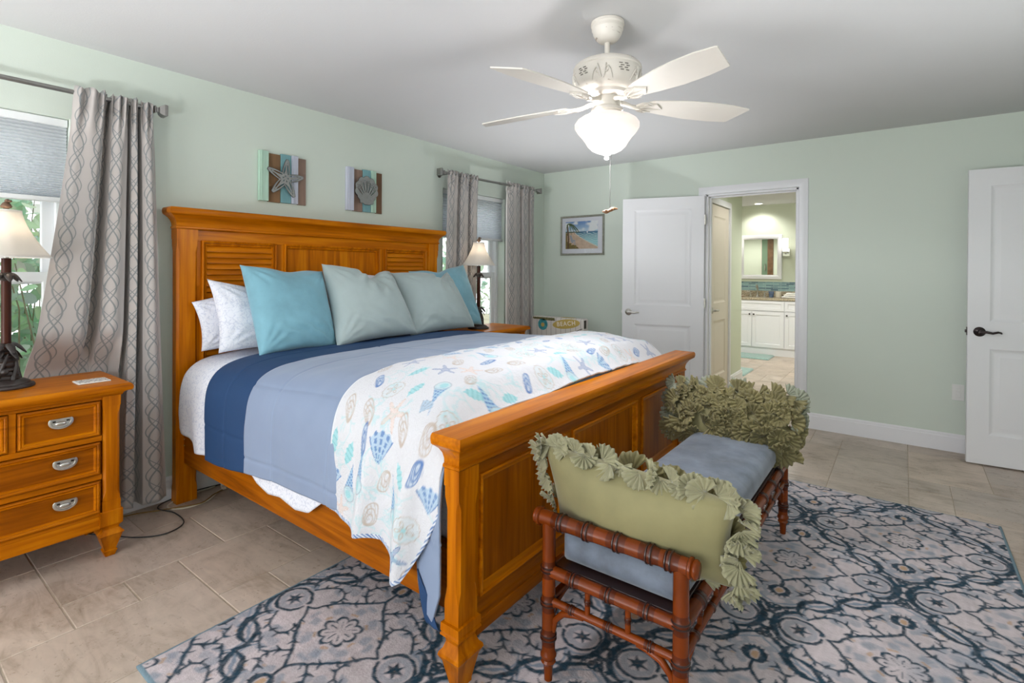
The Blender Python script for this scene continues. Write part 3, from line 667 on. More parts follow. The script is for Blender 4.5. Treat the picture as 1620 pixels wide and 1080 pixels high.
def quilt_paint(X, S, D):
    n, m_ = X.shape; img = np.ones((n, m_, 3))*LIN(206, 206, 212)
    rr = random.Random(4)
    xs, ss = X[:, 0], S
    sx = lambda: None
    smin, smax = S.min(), S.max()
    # coral twigs in pale aqua
    def stroke(ax, as_, bx, bs, w, col, al):
        x0, x1 = min(ax, bx)-.01, max(ax, bx)+.01; i0, i1 = np.searchsorted(xs, (x0, x1))
        if i1 <= i0: return
        sub = S[i0:i1]; lo, hi = min(as_, bs)-.01, max(as_, bs)+.01
        j = np.where(((sub > lo) & (sub < hi)).any(0))[0]
        if len(j) == 0: return
        sl = (slice(i0, i1), slice(j[0], j[-1]+1)); d, t = seg_dist(X[sl], S[sl], ax, as_, bx, bs); img[sl] += (line(d, w, .0015)*al)[..., None]*(col-img[sl])
    def twig(x, s, a, l, dep):
        if dep == 0: return
        x2, s2 = x+l*math.cos(a), s+l*math.sin(a); stroke(x, s, x2, s2, .0009+.0004*dep, QC['aqua'], .6)
        for k in range(rr.choice((2, 2, 3))): twig(x2, s2, a+rr.uniform(-.9, .9), l*rr.uniform(.62, .85), dep-1)
    for k in range(150): twig(rr.uniform(QX0, QX1), rr.uniform(smin, smax), rr.uniform(0, 2*PI), .032, 5)
    pts = list(MOT); tries = 0; kinds = ['oy', 'oyb', 'sd', 'star', 'starb', 'fan', 'sc', 'cone', 'sp', 'sp', 'oy']
    while len(pts) < 170 and tries < 9000:
        tries += 1; x, s = rr.uniform(QX0+.02, QX1-.01), rr.uniform(smin, smax)
        if all((x-p[1])**2+(s-p[2])**2 > .096**2 for p in pts): pts.append((rr.choice(kinds), x, s))
    for k, x, s in pts:
        i0, i1 = np.searchsorted(xs, (x-.07, x+.07)); sub = S[i0:i1]
        if sub.size == 0: continue
        j = np.where(((sub > s-.07) & (sub < s+.07)).any(0))[0]
        if len(j) == 0: continue
        sl = (slice(i0, i1), slice(j[0], j[-1]+1)); a = rr.uniform(-.7, .7); a += PI if rr.random() < .3 else 0
        if k == 'cone' and s > .9: a = -PI/2+rr.uniform(-.5, .5)
        u, w = X[sl]-x, S[sl]-s; sub = img[sl].copy(); g = {'cone': .74, 'fan': .80, 'sp': .80}.get(k, .86); motif(sub, (u*math.cos(a)+w*math.sin(a))*g, (-u*math.sin(a)+w*math.cos(a))*g, k); img[sl] = sub
    edge = D < .016; st = np.sin((X*.8+D*.9)*560) > .1
    img[edge] = QC['white']; img[edge & st] = QC['blue']
    e2 = ((X-QX0) < .009) & ~edge; img[e2] = QC['white']*.96
    return img
def quilt_extra(X, S, Y, Z):
    w = 1-sm(S, .35, .80); q = .010+0*X
    q += w*(.045*np.exp(-((X-1.80-.14*(S-.3))/.050)**2)+.052*np.exp(-((X-2.03-.05*(S-.3))/.05)**2)-.004*np.cos((X-1.62)*40))
    tp = sm(S, .80, 1.0)*(1-sm(S, SE-1.0, SE-.8))
    q += tp*(.012*vnoise(X, S, 4, 5)+.022*np.sin(np.clip((X-QX0)/.45, 0, 1)*PI)**.8)
    q += .004*vnoise(X, S, 16, 8)
    return q
dzq = lambda X, Y: dzc(X, Y)+.016
quilt = cloth('shell_quilt', QX0, QX1, 196, 1000, hemf((1.595, .405), (1.65, .40), (1.72, .385), (1.78, .372), (1.84, .385), (1.90, .385), (1.95, .35), (1.99, .305), (2.025, .295), (2.05, .31), (2.1, .40), (2.182, .545)), lambda x: .42, .012, dzq, M['quilt'],
      'white seashell quilt folded across the foot of the bed', 'quilt', paint=quilt_paint, extra=quilt_extra, thick=.010, wr=.002)

# ------------------------------------------------------------ pillows
def pillow_mesh(TL, TR, BR, BL, th, n=44, pinch=.07, dent=0, dc=0, sag=.0, wr=.006, seed=0):
    TL, TR, BR, BL = map(np.array, (TL, TR, BR, BL)); s = np.linspace(-1, 1, n)
    s = np.sign(s)*np.abs(s)**.85
    Sg, Tg = np.meshgrid(s, s, indexing='ij')
    s2 = Sg*(1-pinch*(1-Tg**2)); t2 = Tg*(1-pinch*(1-Sg**2))
    t2 = t2-dent*np.exp(-((Sg-dc)/.30)**2)*sm(Tg, -.3, 1)
    u, v = (s2+1)/2, (t2+1)/2
    P = (BL*((1-u)*(1-v))[..., None]+BR*(u*(1-v))[..., None]+TR*(u*v)[..., None]+TL*((1-u)*v)[..., None])
    nrm = np.cross(TR-TL, BL-TL); nrm = nrm/np.linalg.norm(nrm)
    if nrm[0] < 0 and abs(nrm[0]) > abs(nrm[1]): nrm = -nrm
    prof = ((1-Sg**2).clip(0)*(1-Tg**2).clip(0))**.46
    prof = prof*(1-.30*dent*5*np.exp(-((Sg-dc)/.28)**2)*sm(Tg, .1, 1)); prof *= 1+.25*sag*(-Tg)
    wn_ = vnoise(Sg+seed*3.1, Tg, 2.2, seed)+.5*vnoise(Sg*1.0, Tg+seed, 5.5, seed+3)
    # radiating corner creases
    cr = 0
    for a, b_ in ((-1, -1), (1, -1), (-1, 1), (1, 1)):
        an = np.arctan2(Tg-b_, Sg-a); rd = np.hypot(Sg-a, Tg-b_); cr = cr+np.sin(an*16+seed)*np.exp(-((rd-.35)/.25)**2)*sm(rd, .05, .3)
    rd = np.hypot(Sg-dc, (Tg-1.05)*.8); cr = cr+(1.6*np.sin(np.arctan2(Sg-dc, 1.1-Tg)*15+seed)*np.exp(-((rd-.4)/.3)**2) if dent > .1 else 0)
    cr = cr+.8*np.sin((Sg*1.2+Tg*2.2)*9+3*wn_)*np.exp(-((Tg+.75)/.25)**2)
    f = P+nrm*((prof*th*.5+wr*wn_*prof+.013*cr*prof**1.4)[..., None]); g = P-nrm*((prof*th*.5)[..., None])
    V = np.concatenate([f.reshape(-1, 3), g.reshape(-1, 3)]); F = gridfaces(n, n); F2 = F[:, ::-1]+n*n
    return V, np.concatenate([F, F2])
def pillow(name, label, cat, m, c, th, group=None, **k):
    V, F = pillow_mesh(*c, th, **k); o = npmesh(name, V, F, m)
    bm = bmesh.new(); bm.from_mesh(o.data); bmesh.ops.remove_doubles(bm, verts=bm.verts, dist=.0008); bmesh.ops.recalc_face_normals(bm, faces=bm.faces); bm.to_mesh(o.data); bm.free()
    return tag(o, label, cat, group)
WG = 'white floral bed pillows'; CG = 'velvet cushions leaning on the headboard'
pillow('bed_pillow', 'white floral bed pillow leaning behind the other at the left of the headboard', 'pillow', M['sheet'], ((.15, -3.777, 1.128), (.15, -3.30, 1.265), (.215, -3.25, .845), (.215, -3.752, .855)), .11, WG, seed=2, pinch=.09)
pillow('bed_pillow', 'white floral bed pillow in front, half covered by the left turquoise cushion', 'pillow', M['sheet'], ((.205, -3.720, 1.259), (.205, -3.12, 1.155), (.375, -3.10, .84), (.375, -3.730, .858)), .17, WG, seed=5, pinch=.09, dent=.10, dc=.1)
pillow('bed_pillow', 'white floral bed pillow peeking out between the two pale cushions', 'pillow', M['sheet'], ((.17, -2.78, 1.30), (.17, -2.15, 1.26), (.30, -2.10, .85), (.30, -2.80, .85)), .11, WG, seed=7, pinch=.06)
pillow('throw_cushion', 'large turquoise velvet cushion at the left end of the row', 'cushion', M['teal'], ((.30, -3.585, 1.34), (.30, -3.055, 1.305), (.57, -3.12, .835), (.56, -3.60, .842)), .24, CG, seed=1, dent=.06)
pillow('throw_cushion', 'turquoise velvet cushion at the right end beside the far lamp', 'cushion', M['teal'], ((.21, -2.24, 1.305), (.21, -1.60, 1.365), (.46, -1.63, .85), (.46, -2.20, .85)), .22, CG, seed=3, dent=.10, dc=-.1)
pillow('throw_cushion', 'pale seafoam cushion in front of the right turquoise cushion', 'cushion', M['sage'], ((.33, -2.52, 1.295), (.33, -1.93, 1.305), (.60, -1.885, .862), (.60, -2.56, .852)), .26, CG, seed=4, dent=.20, dc=.55)
pillow('throw_cushion', 'pale seafoam cushion with a chopped dent in the middle of the row', 'cushion', M['sage'], ((.35, -3.095, 1.352), (.35, -2.545, 1.305), (.64, -2.53, .872), (.64, -3.175, .850)), .26, CG, seed=6, dent=.24, dc=.22)

# ------------------------------------------------------------ curtains and rods
def curtain(name, label, top, bot, ztop, zbot, plan, x0=.11, amp=.030, seed=0, group=None, flare=None, cloth_w=1.15, lining=None, hide=0, hide_y=0):
    # plan: ridge/valley control points (fraction across, offset -1..1), broad ridges and narrow deep valleys
    n, m_ = 420, 100; rr = np.random.default_rng(seed)
    u = np.linspace(0, 1, n); v = np.linspace(0, 1, m_); U, Vv = np.meshgrid(u, v, indexing='ij')
    k = np.array([p[0] for p in plan]); q = np.array([p[1] for p in plan]); t_ = np.linspace(0, len(plan)-1, n)
    i_ = np.minimum(t_.astype(int), len(plan)-2); f_ = t_-i_; e_ = f_*f_*(3-2*f_)
    yy = k[i_]*(1-f_)+k[i_+1]*f_; off = q[i_]*(1-e_)+q[i_+1]*e_
    ker = np.hanning(9); ker /= ker.sum(); sm1 = lambda a: np.convolve(np.r_[[a[0]]*4, a, [a[-1]]*4], ker, 'valid'); yy, off = sm1(yy), sm1(off)
    sway = .05*np.sin(Vv*3.1+seed+U*4)*sm(Vv, .1, .7)
    gather = np.exp(-(Vv/.07)**2)
    X = x0+amp*off[:, None]*(.75+.35*sm(Vv, .03, .4))+amp*.35*gather*np.sin(U*2*PI*17+seed)*1.0+.010*sway
    Yf = np.clip(yy[:, None]+.25*sway*np.sin(PI*U), -.02, 1.02)
    yt = top[0]+(top[1]-top[0])*Yf; yb = bot[0]+(bot[1]-bot[0])*Yf
    fl = Vv**1.15 if flare is None else np.interp(Vv, *flare)
    Y = yt*(1-fl)+yb*fl
    # rod pocket: the cloth hugs the rod, with a small ruffled heading above it
    pk = np.exp(-((Vv-.016)/.010)**2); X = X*(1-.35*pk)+(.125+.006*np.sin(U*2*PI*23))*.35*pk
    X = X-.012*np.exp(-((Vv-.038)/.008)**2)*.6
    Z = ztop-(ztop-zbot)*Vv+.007*np.sin(U*2*PI*15+1)*np.exp(-Vv*40)+.010*np.sin(U*7+seed)*sm(Vv, .9, 1)
    # pressed flat against the wall where the nightstand stands in front of it
    if hide: w_ = (1-sm(Z, .80, 1.02))*(sm(hide*Y, hide*hide_y-.0, hide*hide_y+.05)); X = X*(1-w_)+(.020+.024*np.clip((X-.03)/.16, 0, 1))*w_
    X = np.maximum(X, .022)
    du = np.r_[0, np.cumsum(np.hypot(np.diff(yy)*abs(bot[1]-bot[0]), np.diff(off)*amp))]; UU = np.repeat((du/du[-1])[:, None], m_, 1)
    P = np.stack([X, Y, Z], -1).reshape(-1, 3); uv = np.stack([UU*cloth_w, Vv*(ztop-zbot)], -1).reshape(-1, 2)
    root = npmesh(name, P, gridfaces(n, m_), M['curtain'], None, None, uv)
    md = root.modifiers.new('thick', 'SOLIDIFY'); md.thickness = .003; md.offset = 0
    if lining:
        k = 26; sl = slice(0, k) if lining < 0 else slice(n-k, n)
        Q = np.stack([np.maximum(X[sl]-.010, .016), Y[sl]+lining*.012*np.linspace(1, .2, k)[:, None] if lining < 0 else Y[sl]+.01, Z[sl]+.012], -1).reshape(-1, 3)
        l = npmesh('lining', Q, gridfaces(k, m_), M['lining'], root); l['label'] = 'white lining along the edge'
        md = l.modifiers.new('thick', 'SOLIDIFY'); md.thickness = .002
    return tag(root, label, 'curtain', group)
CGp = 'grey ogee patterned curtains'
PL1 = [(0, .55), (.12, .75), (.30, .9), (.36, .5), (.37, -.75), (.43, -.85), (.47, .55), (.56, .80), (.64, .55), (.655, -.8), (.69, -.7), (.70, .5), (.76, .65), (.775, -.8), (.815, -.85), (.83, .4), (.92, .65), (1.0, .0)]
PL2 = [(0, .4), (.12, .8), (.28, .6), (.30, -.7), (.38, -.7), (.42, .6), (.58, .8), (.64, .5), (.66, -.8), (.72, -.7), (.75, .4), (.90, .6), (1, -.2)]
PL3 = [(0, -.3), (.06, .4), (.22, .8), (.40, .6), (.43, -.6), (.50, -.7), (.54, .5), (.68, .7), (.76, .4), (.78, -.7), (.84, -.6), (.88, .4), (1, .2)]
curtain('curtain', 'grey patterned curtain panel right of the left window, behind the nightstand', (-4.285, -3.95), (-4.56, -3.885), 2.195, .075, PL1, .110, .060, 11, CGp, cloth_w=1.12, hide=-1, hide_y=-4.08)
curtain('curtain', 'grey patterned curtain hanging between headboard and far lamp', (-1.70, -1.28), (-1.78, -1.30), 2.205, .08, PL2, .10, .038, 3, CGp, cloth_w=.80, hide=1, hide_y=-1.90)
curtain('curtain', 'grey patterned curtain nearest the room corner', (-.815, -.365), (-.80, -.34), 2.22, .08, PL3, .10, .036, 8, CGp, cloth_w=.80, lining=-1)
def rod(label, y0, y1, z0, z1, ends):
    t = thing('curtain_rod', label, 'curtain rod', (.11, (y0+y1)/2, z0)); zz = lambda y: z0+(z1-z0)*(y-y0)/(y1-y0)
    MB().tube([(.11, y0, z0), (.11, y1, z1)], .0115, 12).build('rod', M['rodmetal'], t, smooth=40)
    ym = y0+(y1-y0)*.55; MB().tube([(.11, ym-.02, zz(ym)), (.11, ym, zz(ym)), (.11, ym+.02, zz(ym))], [.0125, .0135, .0125], 12).build('joint_sleeve', M['rodmetal'], t, smooth=40)
    for y, s in ends:
        b = MB(); z = zz(y); L = []
        for d, h in ((0, .010), (.006, .018), (.012, .018), (.016, .011), (.026, .011), (.032, .020), (.038, .024), (.050, .030), (.062, .030), (.066, .026)):
            L.append([(.11-h, y+s*d, z-h), (.11+h, y+s*d, z-h), (.11+h, y+s*d, z+h), (.11-h, y+s*d, z+h)])
        b.rings(L); b.build('finial', M['rodmetal'], t, smooth=25)
        b = MB(); b.tube([(.002, y-s*.045, z-.004), (.11, y-s*.045, z-.004)], .007, 8); b.lathe([(0, 0), (.024, 0), (.024, .005), (.008, .008)], (.001, y-s*.045, z-.004), (1, 0, 0), 16); b.build('bracket', M['rodmetal'], t, smooth=40)
rod('pewter curtain rod with square finial above the left window', -5.35, -3.955, 2.165, 2.172, ((-3.955, 1),))
rod('pewter curtain rod with square finials above the corner window', -1.745, -.315, 2.172, 2.195, ((-1.745, -1), (-.315, 1)))

# ------------------------------------------------------------ nightstands
def nightstand(label, loc, group):
    t = thing('nightstand', label, 'nightstand', loc, group); X, Y, Z = loc
    def B(): b = MB(); b.T = lambda p: p+Vector(loc); return b
    w, dp, zt = .80, .47, .79
    prof = [(.0, .735), (.004, .738), (.006, .746), (.014, .753), (.018, .756), (.032, .757), (.036, .764), (.037, .774), (.033, .784), (.026, .790)]
    B().rings([[(.02, .035-o, z), (dp-.036+o, .035-o, z), (dp-.036+o, w-.035+o, z), (.02, w-.035+o, z)] for o, z in prof]).build('tabletop', WY, t, smooth=30)
    B().box(.03, .405, .045, w-.045, .14, .737).build('carcass', WZd, t)
    for y0, y1 in ((.038, .105), (w-.105, w-.038)):
        b = B(); b.box(.395, .436, y0, y1, .69, .737); b.box(.395, .436, y0, y1, .21, .26)
        c = .010; L = []
        for z, k in ((.26, .0), (.275, .0), (.30, c), (.655, c), (.68, 0), (.69, 0)): L.append([(.395, y0+.002, z), (.433-k, y0+.002, z), (.433, y0+.002+k, z), (.433, y1-.002-k, z), (.433-k, y1-.002, z), (.395, y1-.002, z)])
        b.rings(L); b.build('pilaster', WZ, t, smooth=30)
    for cx in (.085, .398):
        for cy in (.072, w-.072):
            b = B(); b.sqlathe([(.040, .215), (.042, .213), (.042, .150), (.038, .146), (.030, .136), (.029, .128), (.044, .112), (.046, .106), (.041, .100), (.022, .035), (.021, .030), (.026, .026), (.017, 0)], cx, cy); b.build('foot', WZ, t, smooth=25)
    b = B(); b.box(.40, .424, .11, w-.11, .138, .198); b.build('apron', WY, t, bevel=.002)
    b = B()
    for z0, z1 in ((.364, .388), (.538, .562), (.722, .737), (.198, .212)): b.box(.40, .426, .105, w-.105, z0, z1)
    b.box(.40, .426, w/2-.012, w/2+.012, .562, .722); b.build('face_frame', WY, t, bevel=.002)
    def handle(parent, y, z):
        b = B(); L = []
        pts = []
        for k in range(25):
            a = PI+PI*k/24; pts.append((.042*math.cos(a), .031*math.sin(a)))
        pts = [(-.041, .008), (-.036, .013)][:1]+pts+[(.041, .008), (.036, .014), (-.036, .014)]
        for sc, h in ((1, 0), (1, .003), (.95, .0045), (.78, .0045), (.74, .002)): L.append([(.433+h, y+p*sc, z+.004+q*sc) for p, q in pts])
        b.rings(L); h = b.build('drawer_pull', M['pewter'], parent, smooth=40)
        b = B(); b.lathe([(.0, .006), (.012, .0058), (.018, .003), (.020, -.001)], (.436, y, z-.004), (1, 0, 0), 20, True, (1.0, .55)); b.T = None
        b = B(); L = []
        for k in range(6):
            r = 1-k/5; L.append([(.4365+.006*math.sqrt(max(0, 1-r*r)), y+.019*r*math.cos(a*2*PI/18), z-.004+.0095*r*math.sin(a*2*PI/18)) for a in range(18)])
        b.rings(L); b.build('grip', M['nickel'], h, smooth=60)
        b = B(); b.box(.436, .4395, y-.028, y-.018, z+.004, z+.010); b.box(.436, .4395, y+.018, y+.028, z+.004, z+.010); b.build('grip_hinge', M['darkmetal'], h)
    for y0, y1, z0, z1 in ((.113, w/2-.014, .566, .719), (w/2+.014, w-.113, .566, .719), (.113, w-.113, .391, .535), (.113, w-.113, .215, .361)):
        b = B(); b.box(.38, .420, y0, y1, z0, z1); b.frame(y0, y1, z0, z1, [(0, 0), (0, .012), (.008, .014), (.013, .010), (.015, .013), (.019, .012), (.024, .006)], lambda u, v, q: (.420+q, u, v), True)
        d = b.build('drawer', WYd, t, smooth=30)
        b = B(); b.frame(y0, y1, z0, z1, [(.001, .0115), (.008, .0155), (.013, .0115), (.015, .0145), (.019, .0135), (.023, .0075)], lambda u, v, q: (.420+q, u, v)); b.build('drawer_moulding', WY, d, smooth=30)
        zc = (z0+z1)/2+.012
        for y in ([(y0+y1)/2] if y1-y0 < .4 else [w*.30-.005, w*.70+.005]): handle(d, y, zc)
    return t
ns1 = nightstand('honey pine nightstand with drawers beside the left window', (.03, -4.955, 0), 'pine nightstands')
def dup3(root, loc, label): return dup(root, loc, label)
dup3(ns1, (.03, -1.775, 0), 'honey pine nightstand beyond the bed below the corner window')

# ------------------------------------------------------------ bedside lamps
def leafblade(b, c, ang, L_, w, up, droop, seed=0):
    # arching palm frond: cross ribs along an arc
    G = []
    for i in range(9):
        t = i/8; r = .006+L_*t; z = up*math.sin(min(1, t*1.3)*PI*.6)-droop*t*t
        ww = w*math.sin(PI*(.12+.86*t))**.8; row = []
        for j in range(5):
            q = (j-2)/2; x = r*math.cos(ang)-q*ww*math.sin(ang); y = r*math.sin(ang)+q*ww*math.cos(ang); row.append((c[0]+x, c[1]+y, c[2]+z-.35*ww*q*q*1.6))
        G.append(row)
    b.grid(G)
def bedlamp(label, loc, group):
    t = thing('table_lamp', label, 'lamp', loc, group)
    def B(): b = MB(); b.T = lambda p: p+Vector(loc); return b
    B().lathe([(.0, 0), (.094, 0), (.096, .006), (.092, .014), (.080, .018), (.078, .024), (.064, .032), (.05, .038), (0, .04)], seg=36).build('base', M['bronze'], t, smooth=35)
    b = B(); prof = []
    for k in range(24):
        z = .036+.135*k/23; prof.append((.046-.016*(k/23)**.6+.004*math.sin(k*1.9), z))
    b.lathe(prof, seg=20); 
    for k in range(5):
        a = k*1.26+.3; b.tube([(.044*math.cos(a), .044*math.sin(a), .03), (.040*math.cos(a+.5), .040*math.sin(a+.5), .09), (.030*math.cos(a+1.0), .030*math.sin(a+1.0), .15)], [.010, .008, .005], 8)
    b.lathe([(0, -.008), (.010, -.005), (.013, 0), (.010, .005), (0, .008)], (.046, -.012, .075), (1, -.3, .2), 12)
    b.build('trunk', M['bronze'], t, smooth=60)
    b = B()
    for k in range(7): leafblade(b, (0, 0, .185), k*2*PI/7+.2, .062, .016, .022, .055)
    for k in range(5): leafblade(b, (0, 0, .165), k*2*PI/5+.6, .050, .014, .012, .055)
    b.build('palm_frond', M['bronze'], t, smooth=60, solid=.004)
    B().lathe([(.017, .15), (.017, .565), (.019, .567)], seg=20).build('pole', M['polewood'], t, smooth=40)
    b = B()
    for k in range(6): leafblade(b, (0, 0, .496), k*2*PI/6+.1, .046, .015, .014, .045)
    b.lathe([(.017, .47), (.022, .48), (.024, .492), (.018, .502)], seg=16)
    b.build('palm_collar', M['bronze'], t, smooth=60, solid=.004)
    b = B().lathe([(.009, .56), (.009, .60), (.014, .60), (.014, .64), (.006, .645)], seg=14); b.build('socket', M['nickel'], t, smooth=40)
    bu = B().lathe([(.010, .640), (.014, .65), (.028, .68), (.028, .695), (.018, .714), (0, .72)], seg=16); o = bu.build('bulb', M['bulb'], t, smooth=60)
    b = B(); b.tube([(0, -.008, .62), (0, -.045, .66), (0, -.045, .72), (0, -.004, .778)], .002, 6); b.tube([(0, .008, .62), (0, .045, .66), (0, .045, .72), (0, .004, .778)], .002, 6); b.lathe([(0, .774), (.012, .775), (.012, .779), (0, .78)], seg=12); b.build('harp', M['nickel'], t, smooth=60)
    # bell shade with six soft panels
    zs = np.linspace(.776, .572, 15); L = []
    def rad(z): q = (z-.572)/(.776-.572); return .150-.118*q**.42 if q > 0 else .150
    prof_t = [.050+(.150-.050)*((.776-z)/(.776-.572))**1.55 for z in zs]
    for z, r in zip(zs, prof_t):
        row = []
        for k in range(48):
            a = 2*PI*k/48; seg = (a % (PI/3))-PI/6; row.append((r*(1+.035*(math.cos(seg*3)**-.0+0)*0+.045*(1-abs(seg)/(PI/6))*-1+.03)*math.cos(a), r*(1+.045*(abs(seg)/(PI/6)-1)+.03)*math.sin(a), z))
        L.append(row)
    b = B(); b.rings(L, False, False); s = b.build('lamp_shade', M['lampshade'], t, smooth=180, solid=.0015)
    b = B(); b.tube([(p[0]*1.004, p[1]*1.004, p[2]) for p in L[-1]]+[tuple(c*1.004 if i < 2 else c for i, c in enumerate(L[-1][0]))], .0022, 6, False); b.tube([tuple(p) for p in L[0]]+[tuple(L[0][0])], .002, 6, False); b.build('shade_trim', M['lining'], s, smooth=180)
    # finial: small seated figure shape of stacked knobs
    b = B(); b.lathe([(0, .778), (.010, .779), (.010, .785), (.018, .788), (.020, .794), (.016, .802), (.013, .808), (.008, .812), (0, .814)], seg=16); b.lathe([(0, 0), (.009, .004), (.011, .010), (.008, .016), (0, .019)], (.002, .003, .808), (.15, .1, 1), 14); b.lathe([(0, 0), (.006, .003), (.005, .009), (0, .011)], (.010, .008, .816), (1, .6, .1), 10)
    b.tube([(-.014, 0, .792), (-.006, .010, .797), (.008, .008, .796)], .005, 8); b.build('finial', M['gilt'], t, smooth=60)
    return t
LL = [(.20, -4.535, .79), (.27, -1.462, .79)]
lm = bedlamp('lit palm tree table lamp on the left nightstand', LL[0], 'palm tree bedside lamps')
dup(lm, LL[1], 'lit palm tree table lamp on the far nightstand behind the cushions')
for x, y, z in LL: lamp('lamp_bulb_light', 'POINT', (x, y, z+.69), 7, (1, .88, .74), .03)
t = thing('coaster', 'white patterned tile coaster on the left nightstand', 'coaster', (.345, -4.27, .79))
b = MB(); b.box(.292, .392, -4.33, -4.21, .7905, .7965); b.build('tile', M['plastic_white'], t, bevel=.002)
cm = mat('coaster_print', (.6, .6, .6), .5); N = NT(cm); w = N.n('TexVoronoi', feature='DISTANCE_TO_EDGE'); w.inputs['Scale'].default_value = 60; N.l(N.coord(), w.inputs['Vector']); N.base(N.mix(N.math('LESS_THAN', w.outputs['Distance'], .12), srgb(226, 222, 216), srgb(150, 146, 146)))
MB().box(.299, .385, -4.323, -4.217, .7963, .7970).build('printed_face', cm, t)

# ------------------------------------------------------------ wall art above the headboard
def plankart(name, label, yc, zc, colors, shape):
    t = thing(name, label, 'wall art', (0, yc, zc), 'plank wall art above the headboard'); h = .162
    edges = [-.166, -.105, -.018, .054, .103, .168]
    ms = [wood('art_plank_'+str(i)+name, 'z', tuple(.8*c for c in col), col, tuple(min(1, 1.15*c) for c in col), .7, 0) for i, col in enumerate(colors)]
    for i in range(5):
        dpt = (.030, .014, .022, .026, .012)[i]; dz = (.0, -.008, .0, .002, -.006)[i]
        b = MB(); b.box(.002, dpt, yc+edges[i], yc+edges[i+1]-.0015, zc-h+dz*.3, zc+h+dz)
        b.build('plank', ms[i], t, bevel=.0015)
        if i in (0, 3): MB().tube([(dpt, yc+edges[i]+.014, zc-h), (dpt, yc+edges[i]+.014, zc+h+dz)], .003, 6).build('plank_bead', ms[i], t)
    b = MB(); x0, x1 = .034, .040
    def plate(outer, holes):
        # outline with slots cut by triangulation
        bm = bmesh.new(); ed = []
        for loop in [outer]+holes:
            vs = [bm.verts.new((0, yc+p, zc+q)) for p, q in loop]
            ed += [bm.edges.new((vs[i], vs[(i+1) % len(vs)])) for i in range(len(vs))]
        bmesh.ops.triangle_fill(bm, use_beauty=True, use_dissolve=False, edges=ed, normal=(1, 0, 0))
        me = bpy.data.meshes.new(shape); bmesh.ops.translate(bm, verts=bm.verts, vec=Vector((x1, 0, 0))-t.location); bm.to_mesh(me); bm.free(); me.materials.append(M['artmetal'])
        o = bpy.data.objects.new(shape, me); COL.objects.link(o); o.parent = t; s = o.modifiers.new('thick', 'SOLIDIFY'); s.thickness = .005; s.offset = 0; rim = [(x1+.0005, yc+p, zc+q) for p, q in outer]; rm = MB().tube(rim+rim[:2], .0022, 6, False).build('plate_edge', M['darkrim'], t, smooth=180); o['label'] = 'grey cut metal '+('starfish' if shape == 'starfish' else 'scallop shell')
    def slot(cx, cy, a, l, w):
        return [(cx+math.cos(a)*l*math.cos(q)-math.sin(a)*w*math.sin(q), cy+math.sin(a)*l*math.cos(q)+math.cos(a)*w*math.sin(q)) for q in [2*PI*k/12 for k in range(12)]]
    if shape == 'starfish':
        outer = []; A0 = R(83)
        for k in range(100):
            a = 2*PI*k/100; d = abs(((a-A0+PI/5) % (2*PI/5))-PI/5)/(PI/5)
            r = .046+.104*(1-d)**1.9 if d > .10 else .131+.0
            outer.append((r*math.cos(a), r*math.sin(a)-.004))
        holes = []
        for k in range(5):
            a = A0+2*PI*k/5
            for s in (-1, 1): holes.append(slot(.062*math.cos(a)-s*.011*math.sin(a), .062*math.sin(a)+s*.011*math.cos(a)-.004, a-s*.16, .034, .0052))
            holes.append(slot(.106*math.cos(a), .106*math.sin(a)-.004, a, .004, .003)); holes.append(slot(.018*math.cos(a), .018*math.sin(a)-.004, a, .006, .003))
        plate(outer, holes)
    else:
        outer = []
        for k in range(81):
            a = R(-38)+R(256)*k/80; r = .100+.0055*abs(math.cos((a-PI/2)*5.2))*2-.006; outer.append((r*1.03*math.cos(a), r*math.sin(a)+.005))
        outer += [(-.058, -.083), (-.060, -.10), (-.045, -.100), (-.02, -.098), (0, -.108), (.02, -.098), (.045, -.112), (.060, -.100), (.058, -.083)]
        outer = outer[:81]+[(-.062, -.075), (-.060, -.098), (-.036, -.098), (-.02, -.108), (.02, -.108), (.036, -.102), (.060, -.098), (.062, -.075)]
        holes = []
        for k in range(7):
            a = R(90+(k-3)*15); q = abs(k-3); rc = .100-.004*q; holes.append(slot(rc*math.cos(a), -.072+rc*math.sin(a), a, .046-.003*q, .0042))
        for k in range(6):
            a = R(90+(k-2.5)*15)
            for r in (.150, .134, .119): r -= .006*abs(k-2.5); holes.append(slot(r*math.cos(a), -.072+r*math.sin(a), a+PI/2, .0065, .0022))
        plate(outer, holes)
M['darkrim'] = mat('dark_plate_rim', srgb(62, 62, 62), .6)
M['artmetal'] = noisy('galvanised_grey_metal', srgb(146, 148, 146), .45, .12, 25, metal=.55)
br1, br2, tl_, wh_, mn_ = srgb(128, 100, 74), srgb(140, 118, 106), srgb(118, 160, 166), srgb(192, 196, 210), srgb(178, 208, 190)
plankart('starfish_wall_art', 'plank wall art with metal starfish, left above the headboard', -3.168, 1.922, [mn_, br1, tl_, wh_, br2], 'starfish')
plankart('shell_wall_art', 'plank wall art with metal scallop shell, right above the headboard', -2.512, 1.923, [wh_, br2, tl_, mn_, srgb(112, 86, 68)], 'scallop_shell')

